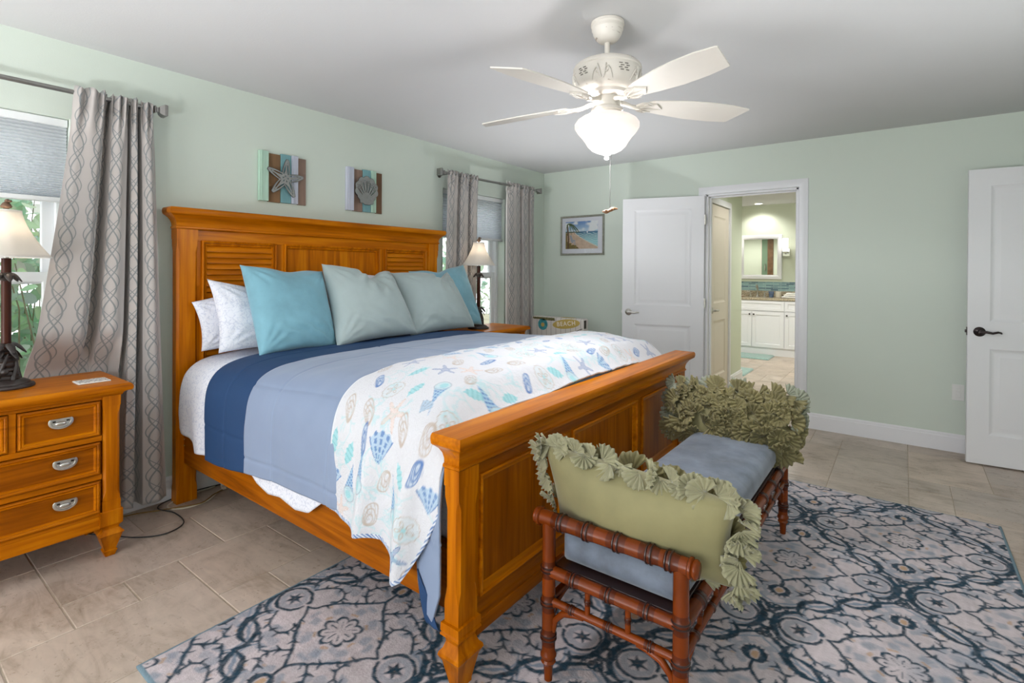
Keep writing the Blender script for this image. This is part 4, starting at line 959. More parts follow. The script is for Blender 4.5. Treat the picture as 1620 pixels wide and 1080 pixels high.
# ------------------------------------------------------------ framed beach picture
t = thing('framed_picture', 'framed beach print hanging on the far wall near the corner', 'picture', (.507, 0, 1.707))
x0, x1, z0, z1 = .236, .779, 1.489, 1.925; Pf = lambda u, v, q: (u, -q, v)
fm = noisy('weathered_silver_frame', srgb(146, 146, 134), .45, .2, 40, metal=.3)
MB().frame(x0, x1, z0, z1, [(0, .001), (0, .018), (.005, .023), (.016, .020), (.020, .014), (.022, .010)], Pf).build('frame', fm, t, smooth=30)
MB().box(x0+.02, x1-.02, -.011, -.002, z0+.02, z1-.02).build('mat_board', mat('mat_board', srgb(214, 216, 224), .8), t)
px0, px1, pz0, pz1 = .302, .705, 1.560, 1.862; nu, nv = 200, 150
u, v = np.meshgrid(np.linspace(0, 1, nu), np.linspace(0, 1, nv), indexing='ij')
def nz(a, b, s, q=0): return vnoise(a, b, s, q)
c = LIN(150, 178, 208)+(v[..., None]*0); cl = sm(nz(u*1.3, v*2, 3.2, 1)+.5*nz(u, v, 8, 2)+.35-np.abs(v-.78)*1.2, .0, .5)
c = LIN(96, 136, 190)*(sm(v, .62, 1))[..., None]+LIN(168, 196, 216)*(1-sm(v, .62, 1))[..., None]; c += cl[..., None]*(LIN(226, 230, 232)-c)
hz = .625; shore = .06+.55*(1-u)**.9*1.0-.02+.03*np.sin(u*20)
sea = (v < hz)[..., None]; dep = np.clip((hz-v)/.35, 0, 1)[..., None]; c = np.where(sea, LIN(36, 96, 134)*(1-dep)+LIN(128, 196, 200)*dep, c)
wv = (np.abs(np.sin((v+.1*u)*60+4*nz(u, v, 6, 4))) > .93)&(v < hz-.05); c = np.where(wv[..., None], LIN(214, 230, 230), c)
line_ = .60-.62*np.clip((u-.28)/.85, 0, 1)**.75; foam = (v < line_+.035)&(v < hz); c = np.where(foam[..., None], LIN(206, 208, 198), c)
sand = (v < line_)&(v < .60); c = np.where(sand[..., None], LIN(206, 180, 156)*(.92+.16*nz(u, v, 12, 5)[..., None]), c)
far = (np.abs(v-.615) < .022-.03*(u-.1))&(u < .46); c = np.where(far[..., None], LIN(58, 82, 70), c)
veg = (v < .30*(1-u*2.0)+.08*nz(u, v, 14, 6)) | (u < .06+.03*nz(u, v, 9, 7)); vegm = veg&(v < .58); c = np.where(vegm[..., None], LIN(120, 100, 46)*(.7+.9*np.abs(nz(u, v, 20, 8)))[..., None]+LIN(30, 40, 16)*.6, c)
trunk = np.abs(u-.075-.02*np.sin(v*5)) < .022; c = np.where((trunk&(v < .9))[..., None], LIN(92, 66, 44), c)
for k in range(13):
    a = R(-75+k*15+(k % 3)*5); L_ = .36
    for q in np.linspace(0, 1, 40):
        cx_, cy_ = .10+L_*q*math.cos(a)*.9, .92+.10*math.sin(a)*q-.30*q*q; c[np.hypot((u-cx_)*1.3, v-cy_) < .020*(1-q*.6)] = LIN(48, 70, 30) if k % 2 else LIN(70, 96, 44)
ch = ((np.abs(u-.20-.25*(v-.32)*-1) < .035)&(v > .22)&(v < .50)) | ((np.abs(v-.30) < .03)&(u > .16)&(u < .30)) | ((np.abs(u-.29) < .012)&(v > .14)&(v < .30)); c = np.where(ch[..., None], LIN(150, 156, 168), c)
c[(np.hypot(u-.68, (v-.60)*.5) < .018)] = LIN(236, 238, 238)
Pq = np.stack([px0+(px1-px0)*u, np.full_like(u, -.0125), pz0+(pz1-pz0)*v], -1).reshape(-1, 3)
npmesh('beach_print', Pq, gridfaces(nu, nv), M['print'], t, c.reshape(-1, 3))
MB().box(x0+.021, x1-.021, -.0165, -.0150, z0+.021, z1-.021).build('glazing', M['glass'], t)

# ------------------------------------------------------------ ceiling fan
FC = Vector((2.255, -2.875, 0))
fan = thing('ceiling_fan', 'white distressed ceiling fan with five blades and lit glass bowl', 'ceiling fan', (FC.x, FC.y, H))
def FB(): b = MB(); b.T = lambda p: p+FC; return b
FB().lathe([(0, H), (.068, H), (.074, H-.004), (.075, H-.016), (.070, H-.022), (.071, H-.036), (.066, H-.044), (.064, H-.056), (.054, H-.074), (.040, H-.088), (.024, H-.094), (0, H-.095)], seg=40).build('canopy', M['fanbody'], fan, smooth=30)
FB().lathe([(.0125, H-.09), (.0125, 2.262)], seg=16).build('downrod', M['fanbody'], fan, smooth=40)
b = FB(); b.lathe([(.020, 2.275), (.026, 2.268), (.040, 2.262), (.085, 2.258), (.120, 2.252), (.138, 2.244), (.141, 2.238), (.150, 2.232), (.153, 2.222), (.149, 2.217), (.152, 2.210), (.151, 2.19), (.147, 2.165), (.138, 2.142), (.118, 2.126), (.112, 2.122), (.100, 2.118), (.092, 2.106), (.078, 2.100), (.0, 2.099)], seg=48)
mot = b.build('motor_housing', M['fanbody'], fan, smooth=30)
# raised scrolls and slots on the motor housing
b = FB()
for k in range(10):
    a0 = 2*PI*k/10
    def on(a, z, o=.003):
        r = np.interp(z, [2.126, 2.142, 2.165, 2.19, 2.21], [.118, .138, .147, .151, .152])+o; return (r*math.cos(a), r*math.sin(a), z)
    if k % 2 == 0:
        for s in (-1, 1):
            b.tube([on(a0+s*(.02+.30*t)*1.0, 2.142+.040*math.sin(t*PI*1.1)+.010*t) for t in np.linspace(0, 1, 12)], [.004-.002*t for t in np.linspace(0, 1, 12)], 6)
            b.tube([on(a0+s*(.14+.075*math.cos(q)*(1-q/9)), 2.172+.016*math.sin(q)*(1-q/9)) for q in np.linspace(0, 6, 16)], .0032, 6)
            b.tube([on(a0+s*(.05+.07*t), 2.150+.05*t) for t in np.linspace(0, 1, 6)], [.005, .006, .006, .005, .004, .002], 6)
    else:
        pass
b.build('scroll_relief', M['white'], mot, smooth=60)
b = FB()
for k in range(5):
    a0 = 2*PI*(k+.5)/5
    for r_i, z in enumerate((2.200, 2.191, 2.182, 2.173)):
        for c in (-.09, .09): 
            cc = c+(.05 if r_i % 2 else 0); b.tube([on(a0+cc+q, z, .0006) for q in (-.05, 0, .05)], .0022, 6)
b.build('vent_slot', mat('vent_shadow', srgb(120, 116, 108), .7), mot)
FB().lathe([(.05, 2.102), (.058, 2.098), (.060, 2.06), (.064, 2.052), (.070, 2.046), (.072, 2.034), (.060, 2.030), (.0, 2.03)], seg=36).build('switch_housing', M['white'], fan, smooth=30)
PH0 = 190; BZ = 2.072
for k in range(5):
    an = R(PH0+72*k); ca, sa = math.cos(an), math.sin(an); pit = R(-12)
    def BT(p, pitch=True):
        r, w, h = p
        w2 = w*math.cos(pit)-h*math.sin(pit) if pitch else w; h2 = w*math.sin(pit)+h*math.cos(pit) if pitch else h
        dr = -.018*max(0, (r-.2)/.45)
        return FC+Vector((ca*r-sa*w2, sa*r+ca*w2, BZ+h2+dr))
    out = [(.185, -.030), (.20, -.044), (.27, -.060), (.38, -.075), (.48, -.079), (.58, -.074), (.662, -.060), (.668, -.054), (.618, .066), (.610, .070), (.52, .078), (.40, .077), (.28, .061), (.20, .046), (.185, .032)]
    b = MB(); b.T = BT; b.rings([[(r, w, -.003) for r, w in out], [(r, w, .003) for r, w in out]]); bl = b.build('fan_blade', M['white'], fan, bevel=.0015)
    # cast leaf shaped blade iron
    b = MB(); b.T = lambda p: BT(p, False); b.tube([(.055, 0, .008), (.085, 0, .004), (.115, 0, -.006), (.15, 0, -.010)], [.012, .011, .010, .011], 8)
    b.T = BT; iron = [(.135, -.012), (.155, -.032), (.185, -.040), (.205, -.030), (.225, -.034), (.245, -.014), (.262, 0), (.245, .016), (.225, .034), (.205, .030), (.185, .042), (.155, .034), (.135, .014)]
    b.rings([[(r, w, -.012) for r, w in iron], [(r, w, -.003) for r, w in iron]])
    b.tube([(.15, 0, -.013), (.20, 0, -.016), (.255, 0, -.012)], [.004, .006, .002], 6)
    for s in (-1, 1): b.tube([(.155, s*.006, -.013), (.185, s*.020, -.015), (.215, s*.026, -.013)], [.003, .005, .002], 6); b.tube([(.165, s*.026, -.012), (.18, s*.034, -.014), (.20, s*.024, -.013)], .003, 6)
    b.build('blade_iron', M['white'], bl, smooth=50)
b = FB(); b.lathe([(.060, 2.040), (.066, 2.036), (.068, 2.024), (.064, 2.018)], seg=36, cap=False); b.build('bowl_fitter', M['white'], fan, smooth=30)
bowlp = [(.070, 2.022), (.085, 2.018), (.112, 2.008), (.134, 1.994), (.145, 1.978), (.144, 1.962), (.132, 1.942), (.114, 1.922), (.098, 1.900), (.086, 1.880), (.068, 1.863), (.046, 1.852), (.028, 1.846), (.014, 1.842), (.0, 1.841)]
bo = FB().lathe(bowlp, seg=48, cap=False).build('glass_bowl', M['bowl'], fan, smooth=180)
FB().lathe([(0, 1.848), (.016, 1.846), (.020, 1.842), (.010, 1.838), (.008, 1.834), (.012, 1.828), (.010, 1.821), (0, 1.818)], seg=20).build('bowl_finial', M['plastic_white'], fan, smooth=60)
b = FB(); px, py = .012, -.012; b.tube([(px+.05, py, 2.03), (px+.02, py, 1.86), (px+.012, py, 1.80), (px+.012, py, 1.60)], .0012, 5)
for k in range(20): b.lathe([(0, -.002), (.002, 0), (0, .002)], (px+.012, py, 1.72-.006*k), seg=6)
ch = b.build('pull_chain', mat('dull_chain', (.035, .033, .03), .6), fan, smooth=60)
b = FB(); a = R(37)
def fobp(t, w, h): return (px+.012+math.cos(a)*t, py+math.sin(a)*t, 1.588+h+.25*t) if w == 0 else (px+.012+math.cos(a)*t-math.sin(a)*w, py+math.sin(a)*t+math.cos(a)*w, 1.588+h+.25*t)
b.tube([fobp(t, 0, .003*math.sin(t*120)) for t in np.linspace(-.035, .035, 12)], [.002, .005, .008, .009, .008, .007, .009, .009, .008, .006, .004, .002], 8)
for t0, s in ((-.012, 1), (-.012, -1), (.014, 1), (.014, -1)): b.tube([fobp(t0, s*.002, 0), fobp(t0-.010, s*.014, .004), fobp(t0-.018, s*.016, 0)], [.005, .004, .002], 6)
b.build('wooden_pull', noisy('speckled_wood', srgb(130, 92, 62), .5, .4, 120), ch, smooth=60)
# three bulbs inside the open topped bowl
for k in range(2):
    a = R(60+180*k); lamp('fan_bulb_light', 'POINT', (FC.x+.055*math.cos(a), FC.y+.055*math.sin(a), 2.035), 9, (1, .96, .92), .045)
lamp('fan_fill_light', 'POINT', (FC.x, FC.y, 1.78), 9, (.97, .98, 1), .10)  # extra point light under the bowl, added to brighten the room
lamp('fan_fill_spot', 'SPOT', (FC.x, FC.y, 1.80), 26, (.97, .98, 1), .10, (0, 0, 0), spot=R(179), blend=.15)  # extra spot under the bowl, added as fill for bed and headboard


# ------------------------------------------------------------ rug
def rug_tile():
    px, py = .81, 1.022; st = .003; nx, ny = int(px/st), int(py/st)
    x, y = np.meshgrid((np.arange(nx)+.5)*px/nx-px/2, (np.arange(ny)+.5)*py/ny-py/2, indexing='ij')
    jx = np.zeros_like(x); rg = np.random.default_rng(3)
    def per(k, amp):  # periodic jitter noise
        a = rg.normal(size=(nx//k+1, ny//k+1)); a[-1] = a[0]; a[:, -1] = a[:, 0]
        xi = np.linspace(0, a.shape[0]-1.001, nx); yi = np.linspace(0, a.shape[1]-1.001, ny); i, j = xi.astype(int), yi.astype(int); f, g = (xi-i)[:, None], (yi-j)[None]
        return amp*((a[i][:, j]*(1-f)+a[i+1][:, j]*f)*(1-g)+(a[i][:, j+1]*(1-f)+a[i+1][:, j+1]*f)*g)
    X, Y = x+per(4, .0016)+per(12, .0022), y+per(4, .0016)+per(12, .0022)
    dark, mid, gold = np.zeros_like(x), np.zeros_like(x), np.zeros_like(x)
    lat = [(a*.81+h*.405, b_*1.022+h*.511) for a in (-1, 0, 1) for b_ in (-1, 0, 1) for h in (0, 1)]
    lat = [l for l in lat if abs(l[0]) < .95 and abs(l[1]) < 1.15]
    def win(cx, cy, r): 
        i0, i1 = np.searchsorted(x[:, 0], (cx-r, cx+r)); j0, j1 = np.searchsorted(y[0], (cy-r, cy+r)); return (slice(i0, i1), slice(j0, j1)) if i1 > i0 and j1 > j0 else None
    def poly(ch, pts, w0, w1=None, al=1, sym=4):
        w1 = w0 if w1 is None else w1; w0, w1 = w0*1.12, w1*1.12; P = [np.array(p, float) for p in pts]
        for lx, ly in lat:
            for sx in (1, -1) if sym > 1 else (1,):
                for sy in (1, -1) if sym > 2 else (1,):
                    for i in range(len(P)-1):
                        a, b_ = P[i]*(sx, sy)+(lx, ly), P[i+1]*(sx, sy)+(lx, ly); c = (a+b_)/2; r = np.hypot(*(a-b_))/2+.03; s = win(c[0], c[1], r)
                        if s is None: continue
                        d, t = seg_dist(X[s], Y[s], a[0], a[1], b_[0], b_[1]); t = (i+t)/(len(P)-1); w = w0+(w1-w0)*t
                        ch[s] = np.maximum(ch[s], al*np.clip((w-d)/.003+.5, 0, 1))
    def arc(cx, cy, r, a0, a1, n=14, k=1.0): return [(cx+r*math.cos(R(a0+(a1-a0)*i/n)), cy+k*r*math.sin(R(a0+(a1-a0)*i/n))) for i in range(n+1)]
    def fat(ch, pts, wmax, al=1):  # swelling stroke
        n = len(pts)-1
        for i in range(n): 
            f = lambda q: .003+wmax*math.sin(PI*min(1, max(0, q)))**.8; poly(ch, pts[i:i+2], f(i/n), f((i+1)/n), al)
    def leaf(p, a, l, ch=dark, w=.006):
        q = (p[0]+l*math.cos(R(a)), p[1]+l*math.sin(R(a))); poly(ch, [p, q], w, .001)
    # flower
    for lx, ly in lat:
        s = win(lx, ly, .18)
        if s is None: continue
        r, a = np.hypot(X[s]-lx, Y[s]-ly), np.arctan2(Y[s]-ly, X[s]-lx)
        rad = .048+.026*np.abs(np.cos(a*4))**.6; dark[s] = np.maximum(dark[s], np.clip((.0065-np.abs(r-rad))/.003+.5, 0, 1)); dark[s] = np.maximum(dark[s], (np.abs(np.sin(a*4)) < .18)*(r < .052)*(r > .014)*1.)
        gold[s] = np.maximum(gold[s], .7*(np.abs(r-.090) < .006)*(np.cos(a*6+1.2) > .6))
        for rr_, n_, w_ in ((.115, 8, .024), (.150, 8, .016)):
            mid[s] = np.maximum(mid[s], .55*np.clip((w_-np.abs(r-rr_))/.012, 0, 1)*np.clip(np.cos(a*n_+rr_*40)*1.6, 0, 1))
    # curved lozenge frame
    fr = [(0, .208), (.035, .168), (.085, .128), (.125, .098), (.165, .055), (.182, .022), (.215, 0)]; poly(dark, fr, .0055, .0045)
    for p, a in ((fr[2], 70), (fr[2], 200), (fr[3], 20), (fr[4], 190), (fr[1], 60)): leaf(p, a, .026)
    # ringlet above and below
    poly(dark, [(0, .205), (0, .262)], .006)
    for cy, k in ((.29, 1),):
        fat(dark, arc(0, cy, .031, -90, 90, 10), .008); poly(gold, [(0, cy-.004), (0, cy+.004)], .012, .012, .9)
        for a in (30, 60, 100, -10): leaf((.034*math.cos(R(a)), cy+.034*math.sin(R(a))), a, .016, dark, .007)
        poly(mid, arc(0, cy, .058, -60, 80, 8), .012, .004, .5)
    # curling sprigs inside the cartouche
    v = [(.285, .082), (.262, .115), (.238, .137), (.205, .150), (.172, .142), (.148, .119), (.150, .088), (.168, .078)]; poly(dark, v, .0048, .004)
    for p, a in ((v[1], 60), (v[2], 100), (v[3], 250), (v[4], 100), (v[5], 170), (v[6], 300)): leaf(p, a, .026)
    br = [(.052, .158), (.085, .180), (.108, .210), (.100, .245), (.078, .268)]; poly(dark, br, .0045, .003)
    for p, a in ((br[1], 100), (br[1], -10), (br[2], 20), (br[2], 140), (br[3], 30), (br[3], 170), (br[4], 120), (br[4], 200)): leaf(p, a, .030)
    br = [(.150, .215), (.185, .200), (.215, .185)]; poly(dark, br, .0042, .003)
    for p, a in ((br[0], 150), (br[0], 230), (br[1], 60), (br[1], -60), (br[2], 30), (br[2], -30)): leaf(p, a, .024)
    # oval medallion with small flower
    poly(dark, arc(.300, 0, .070, -170, 170, 26, .92), .0055); fat(dark, arc(.290, 0, .098, -88, 88, 18, 1.12), .009); poly(mid, arc(.297, 0, .084, -100, 100, 16, 1.05), .004, .004, .8)
    for a in (-60, -30, 0, 30, 60): leaf((.3+.108*math.cos(R(a)), .103*math.sin(R(a))), a+25, .020, dark, .008)
    for a in range(0, 360, 60): leaf((.300+.010*math.cos(R(a)), .010*math.sin(R(a))), a, .026, dark, .008)
    poly(gold, [(.299, 0), (.301, 0)], .008, .008, .9); poly(mid, arc(.3, 0, .045, 0, 180, 10), .010, .010, .45)
    # scalloped cartouche outline, one thick lobe after another up to the point
    def spl(P, n=5):
        P = [np.array(p) for p in P]; out = []
        for i in range(len(P)-1):
            p0, p1, p2, p3 = P[max(i-1, 0)], P[i], P[i+1], P[min(i+2, len(P)-1)]
            for k in range(n): t = k/n; out.append(.5*((2*p1)+(p2-p0)*t+(2*p0-5*p1+4*p2-p3)*t*t+(3*p1-p0-3*p2+p3)*t**3))
        return out+[P[-1]]
    for L, w in (([(.302, .092), (.326, .128), (.322, .170), (.290, .212), (.250, .236), (.206, .232)], .0075), ([(.186, .226), (.202, .258), (.196, .292), (.156, .338), (.104, .352)], .007), ([(.092, .322), (.090, .352), (.058, .386), (.003, .424)], .0055)):
        Q = spl(L); fat(dark, Q, w); c_ = np.array((.0, .0)); poly(mid, [q*.93 for q in Q], .0035, .0035, .85)
        for q, dq in ((Q[len(Q)//3], 1), (Q[len(Q)//2], 1), (Q[2*len(Q)//3], 1), (Q[-1], 1)):
            a = math.degrees(math.atan2(q[1], q[0])); leaf(tuple(q), a+35, .022, dark, .008)
    for q in ((.36, .16), (.33, .25), (.25, .30), (.20, .38), (.10, .42)): poly(mid, [(q[0], q[1]), (q[0]+.022, q[1]+.012)], .014, .005, .5)
    # trefoil between medallions
    for p in ((.405, .075), (.393, .095)): poly(dark, arc(p[0], p[1], .014, 0, 360, 10), .005)
    for q in ((.14, .17, .03), (.32, .20, .03), (.21, .34, .03), (.05, .38, .03), (.30, .32, .025), (.06, .07, .02)): poly(mid, [(q[0], q[1]), (q[0]+.03, q[1]+.012)], q[2]*.6, q[2]*.2, .4)
    for q in ((.11, .285), (.245, .135), (.14, .06), (.34, .26)): poly(gold, [q, (q[0]+.012, q[1]+.004)], .005, .003, .6)
    return dark, mid, gold, nx, ny
def make_rug():
    x0, x1, y0, y1 = 1.328, 3.742, -4.392, -1.344; st = .0048; nx, ny = int((x1-x0)/st), int((y1-y0)/st)
    dark, mid, gold, tx, tyn = rug_tile()
    xs, ys = np.linspace(x0, x1, nx), np.linspace(y0, y1, ny); X, Y = np.meshgrid(xs, ys, indexing='ij')
    fx = ((X-2.935)/.81+.5) % 1*tx-.5; fy = ((Y+2.356)/1.022+.5) % 1*tyn-.5
    i, j = np.floor(fx).astype(int), np.floor(fy).astype(int); a, b_ = fx-i, fy-j
    def smp(C): i0, j0, i1, j1 = i % tx, j % tyn, (i+1) % tx, (j+1) % tyn; return (C[i0, j0]*(1-a)+C[i1, j0]*a)*(1-b_)+(C[i0, j1]*(1-a)+C[i1, j1]*a)*b_
    D, Md, G = smp(dark), smp(mid), smp(gold)
    def rn(k, s): 
        g = np.random.default_rng(s).normal(size=(nx//k[0]+2, ny//k[1]+2)); u = np.arange(nx)/k[0]; v = np.arange(ny)/k[1]; p, q = u.astype(int), v.astype(int); f, h = (u-p)[:, None], (v-q)[None]
        return (g[p][:, q]*(1-f)+g[p+1][:, q]*f)*(1-h)+(g[p][:, q+1]*(1-f)+g[p+1][:, q+1]*f)*h
    c = LIN(198, 187, 190)*np.ones((nx, ny, 1)); c = c*(1+.05*rn((2, 9), 1)+.05*rn((9, 3), 2)+.06*rn((30, 30), 3))[..., None]
    blot = np.clip(rn((22, 40), 4)*.5-.25+.2*rn((4, 10), 5), 0, 1)[..., None]*.55; c = c*(1-blot)+LIN(140, 152, 168)*blot
    c = c*(1-Md[..., None])+LIN(112, 132, 152)*Md[..., None]; c = c*(1-G[..., None])+LIN(186, 150, 116)*G[..., None]
    D = D*np.clip(.97+.08*rn((2, 2), 6), 0, 1); c = c*(1-D[..., None])+(LIN(20, 54, 72)*(1+.25*rn((3, 3), 7)[..., None]))*D[..., None]
    e = np.minimum.reduce([X-x0, x1-X, Y-y0, y1-Y]); c[e < .011] = LIN(112, 134, 146)
    Z = .0105+.0012*rn((3, 3), 8)*.3-.003*np.exp(-e/.004)+.0006*D
    P = np.stack([X, Y, Z], -1).reshape(-1, 3); F = gridfaces(nx, ny); C = c.clip(0, 1).reshape(-1, 3)
    # skirt down to the floor
    rim = np.r_[np.arange(ny), np.arange(1, nx)*ny+ny-1, (nx-1)*ny+np.arange(ny-2, -1, -1), np.arange(nx-2, 0, -1)*ny]; n0 = len(P); Q = P[rim].copy(); Q[:, 2] = .0004
    P = np.concatenate([P, Q]); C = np.concatenate([C, C[rim]]); k = len(rim); r2 = np.roll(np.arange(k), -1)
    F = np.concatenate([F, np.stack([rim, n0+np.arange(k), n0+r2, rim[r2]], 1)])
    o = npmesh('area_rug', P, F, M['rug'], None, C); tag(o, 'large grey and petrol blue scrollwork area rug under bench and bed foot', 'rug')
make_rug()

# ------------------------------------------------------------ bamboo style bench
BW = noisy('red_brown_stained_wood', srgb(116, 50, 9), .27, .28, 5, Coat_Weight=.12, Specular_IOR_Level=.22, Coat_Roughness=.15)
BM = noisy('mid_brown_stain', srgb(84, 34, 10), .27, .2, 8, Coat_Weight=.12, Specular_IOR_Level=.22)  # darker stain next to the bamboo rings
BD = mat('dark_ring_stain', srgb(44, 20, 14), .3, Coat_Weight=.2)
bench = thing('bench', 'red brown faux bamboo bench at the foot of the bed', 'bench', (2.65, -2.87, .012))
def bamboo(p0, p1, r, nodes, endcap=None, b=None):
    # rod with dark swelling double rings at the given fractions
    b = b or MB(); p0, p1 = Vector(p0), Vector(p1); L_ = (p1-p0).length; d = (p1-p0)/L_
    pr = [(0, 0, 0)]; cuts = []
    segs = [(0, r, 0)]
    for n in nodes:
        c = n*L_; k = r*.30
        for o, rr, mi in ((-4.2, r, 1), (-1.7, r*1.05, 1), (-1.35, r*1.10, 2), (-1.1, r*1.25, 2), (-.75, r*1.25, 2), (-.5, r*1.13, 1), (.0, r*1.16, 1), (.5, r*1.13, 2), (.75, r*1.25, 2), (1.1, r*1.25, 2), (1.35, r*1.10, 1), (1.7, r*1.05, 1), (4.2, r, 0)):
            segs.append((c+o*k, rr, mi))
    segs.append((L_, r, 0)); segs.sort(key=lambda s: s[0])
    segs = [s for s in segs if -1e-6 <= s[0] <= L_+1e-6]
    n0 = len(b.f); b.lathe([(s[1], s[0]) for s in segs], p0, d, 16)
    for q in range(len(segs)-1):
        dk = segs[q][2]
        for w in range(16): b.mi[n0+q*16+w] = dk
    return b
BX0, BX1, BY0, BY1 = 2.437, 2.860, -3.616, -2.130; zr = .012
def bb(b, nm): return b.build(nm, [BW, BM, BD], bench, smooth=50)
for x in (BX0, BX1):
    for y in (BY0, BY1):
        b = bamboo((x, y, zr+.10), (x, y, .527), .0215, (.10, .36, .62)); b2 = MB()
        b.lathe([(.006, zr), (.013, zr+.002), (.0135, zr+.012), (.015, zr+.045), (.019, zr+.055), (.024, zr+.062), (.020, zr+.070), (.026, zr+.080), (.026, zr+.088), (.021, zr+.096), (.0215, zr+.11)], (x, y, 0), seg=16)
        bb(b, 'leg')
for y in (BY0, BY1):
    b = bamboo((BX0-.028, y, .527), (BX1+.024, y, .527), .0235, (.16, .35, .56, .77, .885))
    for s, xe in ((-1, BX0-.028), (1, BX1+.024)): b.lathe([(.0235, -.004), (.029, 0), (.029, .006), (.023, .009), (.026, .013), (.026, .018), (.020, .024), (.0, .025)], (xe, y, .527), (s, 0, 0), 16)
    bb(b, 'arm_rail')
    bb(bamboo((BX0, y, .362), (BX1, y, .362), .019, (.22, .50, .78)), 'seat_rail')
    bb(bamboo((BX0, y, .268), (BX1, y, .268), .0125, (.2, .5, .8)), 'stretcher')
    for f in (.33, .64): bb(bamboo((BX0+f*(BX1-BX0), y, .268), (BX0+f*(BX1-BX0), y, .362), .0085, (.5,)), 'spindle')
    for x, s in ((BX0, 1), (BX1, -1)):
        b = MB(); b.tube([(x+s*.018, y, .175), (x+s*.026, y, .215), (x+s*.055, y, .245), (x+s*.095, y, .256), (x+s*.125, y, .258)], [.008, .010, .011, .010, .008], 10); b.lathe([(0, -.012), (.010, -.006), (.012, 0), (.010, .006), (0, .012)], (x+s*.024, y, .262), (s*.8, 0, -.6), 10); bb(b, 'bracket')
for x in (BX0, BX1):
    bb(bamboo((x, BY0, .355), (x, BY1, .355), .020, [.1+.115*k for k in range(8)]), 'seat_rail')
    bb(bamboo((x, BY0, .268), (x, BY1, .268), .0125, [.08+.105*k for k in range(9)]), 'stretcher')
    for k in range(8): yy = BY0+(k+1)*(BY1-BY0)/9; bb(bamboo((x, yy, .268), (x, yy, .355), .0085, (.5,)), 'spindle')
    for y, s in ((BY0, 1), (BY1, -1)):
        b = MB(); b.tube([(x, y+s*.018, .175), (x, y+s*.026, .215), (x, y+s*.055, .245), (x, y+s*.095, .256), (x, y+s*.125, .258)], [.008, .010, .011, .010, .008], 10); bb(b, 'bracket')
MB().box(BX0+.012, BX1-.012, BY0+.012, BY1-.012, .368, .380).build('seat_deck', BD, bench, bevel=.002)
# cushion: rounded box
def cushion_pad(x0, x1, y0, y1, z0, z1):
    n, m_ = 40, 90; s, t = np.meshgrid(np.linspace(-1, 1, n), np.linspace(-1, 1, m_), indexing='ij'); cx, cy, hx, hy = (x0+x1)/2, (y0+y1)/2, (x1-x0)/2, (y1-y0)/2
    ed = np.minimum((1-np.abs(s))*hx, (1-np.abs(t))*hy); Vs = []
    for sg in (1, -1):
        k = np.clip(ed/.055, 0, 1); prof = np.sqrt(1-(1-k)**2); zc = (z0+z1)/2; hz = (z1-z0)/2
        # ease corners in plan
        u, w = s*hx, t*hy; rr = .05; ax, ay = np.maximum(np.abs(u)-(hx-rr), 0), np.maximum(np.abs(w)-(hy-rr), 0); q = np.hypot(ax, ay); f = np.where(q > rr, rr/np.maximum(q, 1e-6), 1)
        u = np.sign(u)*(np.minimum(np.abs(u), hx-rr)+ax*f); w = np.sign(w)*(np.minimum(np.abs(w), hy-rr)+ay*f)
        Z = zc+sg*(hz*(.25+.75*prof)+(.012*(1-s**2)*(1-t**2) if sg > 0 else 0))+(.004*vnoise(s, t*3, 2, 4)*prof if sg > 0 else 0)
        Vs.append(np.stack([cx+u, cy+w, Z], -1).reshape(-1, 3))
    F = gridfaces(n, m_); N0 = n*m_
    rim = np.r_[np.arange(m_), np.arange(1, n)*m_+m_-1, (n-1)*m_+np.arange(m_-2, -1, -1), np.arange(n-2, 0, -1)*m_]; r2 = np.roll(rim, -1)
    return np.concatenate(Vs), np.concatenate([F, F[:, ::-1]+N0, np.stack([rim, rim+N0, r2+N0, r2], 1)])
V, F = cushion_pad(BX0+.020, BX1-.002, BY0+.026, BY1-.024, .381, .492)
o = npmesh('bench_cushion', V, F, M['benchblue']); tag(o, 'slate blue velvet seat cushion lying on the bench', 'cushion')
# ruffled pillows
def fan_mesh(R_, span, pleats, seed, mtl):
    rr = random.Random(seed); me = bpy.data.meshes.new('ruffle'); V, F = [], []; na = pleats*4+1; nr = 5
    for i in range(na):
        a = span*(i/(na-1)-.5)+rr.uniform(-.02, .02); tri = math.sin(i*PI/2+.3)
        Rk = R_*(1+rr.uniform(-.06, .06))
        for j in range(nr):
            q = j/(nr-1); r = .006+(Rk-.006)*q; h = (.0085*tri*q**.8+.018*q**1.6+rr.uniform(-.001, .001))
            V.append((r*math.cos(a), r*math.sin(a), h+.006))
    for i in range(na-1):
        for j in range(nr-1): F.append((i*nr+j, i*nr+j+1, (i+1)*nr+j+1, (i+1)*nr+j))
    me.from_pydata(V, [], F); me.materials.append(mtl); me.polygons.foreach_set('use_smooth', [True]*len(F)); return me
FM = [fan_mesh(.062, R(s), p, k, M['olive_dk']) for k, (s, p) in enumerate(((200, 9), (150, 7), (250, 11), (120, 6)))]
FMg = [fan_mesh(.062, R(s), p, 9+k, M['olive_grey']) for k, (s, p) in enumerate(((170, 8), (210, 9)))]
FMl = [fan_mesh(.062, R(s), p, 19+k, M['olive_lt']) for k, (s, p) in enumerate(((170, 8), (210, 9), (130, 6)))] if 'olive_lt' in M else FM
